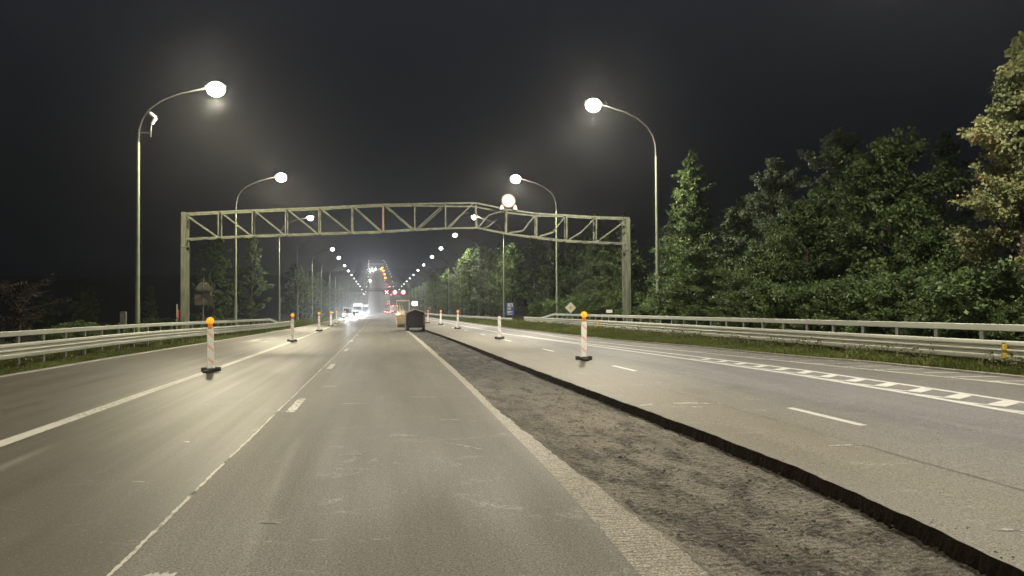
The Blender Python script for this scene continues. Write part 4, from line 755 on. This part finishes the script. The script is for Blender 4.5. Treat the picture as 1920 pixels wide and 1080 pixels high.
# ------------------------------------------------------------------ verge grass: uncountable
def grass(name, n, fx, hfun, y0, y1, pw=1.6):
    g = np.random.default_rng(len(name)); yy = y0 + (y1 - y0) * g.random(n) ** pw; tuft = g.random((n, 2)); P = []
    clump = np.sin(yy * 1.7) * 0.5 + np.sin(yy * 4.3 + 2) * 0.3 + np.sin(yy * 0.37) * 0.4
    xx = np.array([fx(y, u) for y, u in zip(yy, tuft[:, 0])]); zz = np.array([gz(x, y) for x, y in zip(xx, yy)])
    h = hfun * g.uniform(0.4, 1.2, n) * (1 + 0.45 * clump) * (0.5 + tuft[:, 0]); w = 0.008 + 0.006 * g.random(n) + yy * 0.0003; az = g.uniform(0, 6.28, n); lean = g.normal(0, 0.35, n)
    ux, uy = np.cos(az) * w, np.sin(az) * w; lx, ly = -np.sin(az) * lean * h, np.cos(az) * lean * h
    A = np.stack([xx - ux, yy - uy, zz - 0.03], 1); B = np.stack([xx + ux, yy + uy, zz - 0.03], 1); C_ = np.stack([xx + lx + ux * .3, yy + ly + uy * .3, zz + h], 1); D = np.stack([xx + lx * .45 - ux * .9, yy + ly * .45 - uy * .9, zz + h * .6], 1)
    V = np.stack([A, B, C_, D], 1).reshape(-1, 3); me = mesh_np(name, V, n); link(name, me, 'grass', kind='stuff')
grass('verge_grass_right', 80000, lambda y, u: on(KR, y) + 0.1 + u * (17.6 - on(KR, y)), 0.26, 10, 80, 1.7)
def weeds(name, n, fx, y0, y1, h0, h1, pw=1.4):
    g = np.random.default_rng(5 + len(name)); pts = []
    for _ in range(n):
        y = y0 + (y1 - y0) * g.random() ** pw
        if math.sin(y * 1.9) + math.sin(y * 0.83 + 1) < g.uniform(-1.3, 0.9): continue
        x = fx(y, g.random()); h = g.uniform(h0, h1); z = gz(x, y); m_ = int(26); t_ = g.random(m_)[:, None]
        pts.append(np.array([x, y, z]) + np.concatenate([g.normal(0, 0.09 * h / 0.5, (m_, 2)) * (0.4 + t_), t_ * h], 1))
    P = np.concatenate(pts); V = leaves(P, 0.085, 0.35, g); link(name, mesh_np(name, V, len(P)), 'weed', kind='stuff')
weeds('tall_weeds_right', 900, lambda y, u: 15.55 + u * 1.3 if y < 30 else 14.6 + u * 2.4, 12, 78, 0.3, 0.62)
weeds('tall_weeds_left', 300, lambda y, u: -12.5 - u * 1.6 if y < 50 else -11.6 - u * 1.5, 22, 90, 0.2, 0.45)
grass('verge_grass_left', 70000, lambda y, u: on(EL, y) - 0.45 - u * 3.4, 0.20, 20, 110, 1.5)
grass('verge_grass_far_right', 30000, lambda y, u: on(KR, y) + 0.1 + u * 4, 0.35, 80, 300, 1.3)
grass('verge_grass_far_left', 20000, lambda y, u: on(EL, y) - 0.45 - u * 4, 0.3, 110, 300, 1.3)

# ------------------------------------------------------------------ haze volume added to give the lamps their halos
hb = MB(); hb.box((0, 1500, 40), (2400, 3140, 112)); hm = bpy.data.materials.new('added_haze'); hm.use_nodes = True; hn = hm.node_tree
for q in list(hn.nodes):
    if q.type != 'OUTPUT_MATERIAL': hn.nodes.remove(q)
pv = hn.nodes.new('ShaderNodeVolumePrincipled'); pv.inputs['Color'].default_value = (0.86, 0.88, 0.93, 1); pv.inputs['Density'].default_value = 0.00037; pv.inputs['Anisotropy'].default_value = 0.86
hn.links.new(pv.outputs[0], hn.nodes['Material Output'].inputs['Volume'])
MT['haze'] = hm; hb.build('haze', 'haze', kind='stuff')
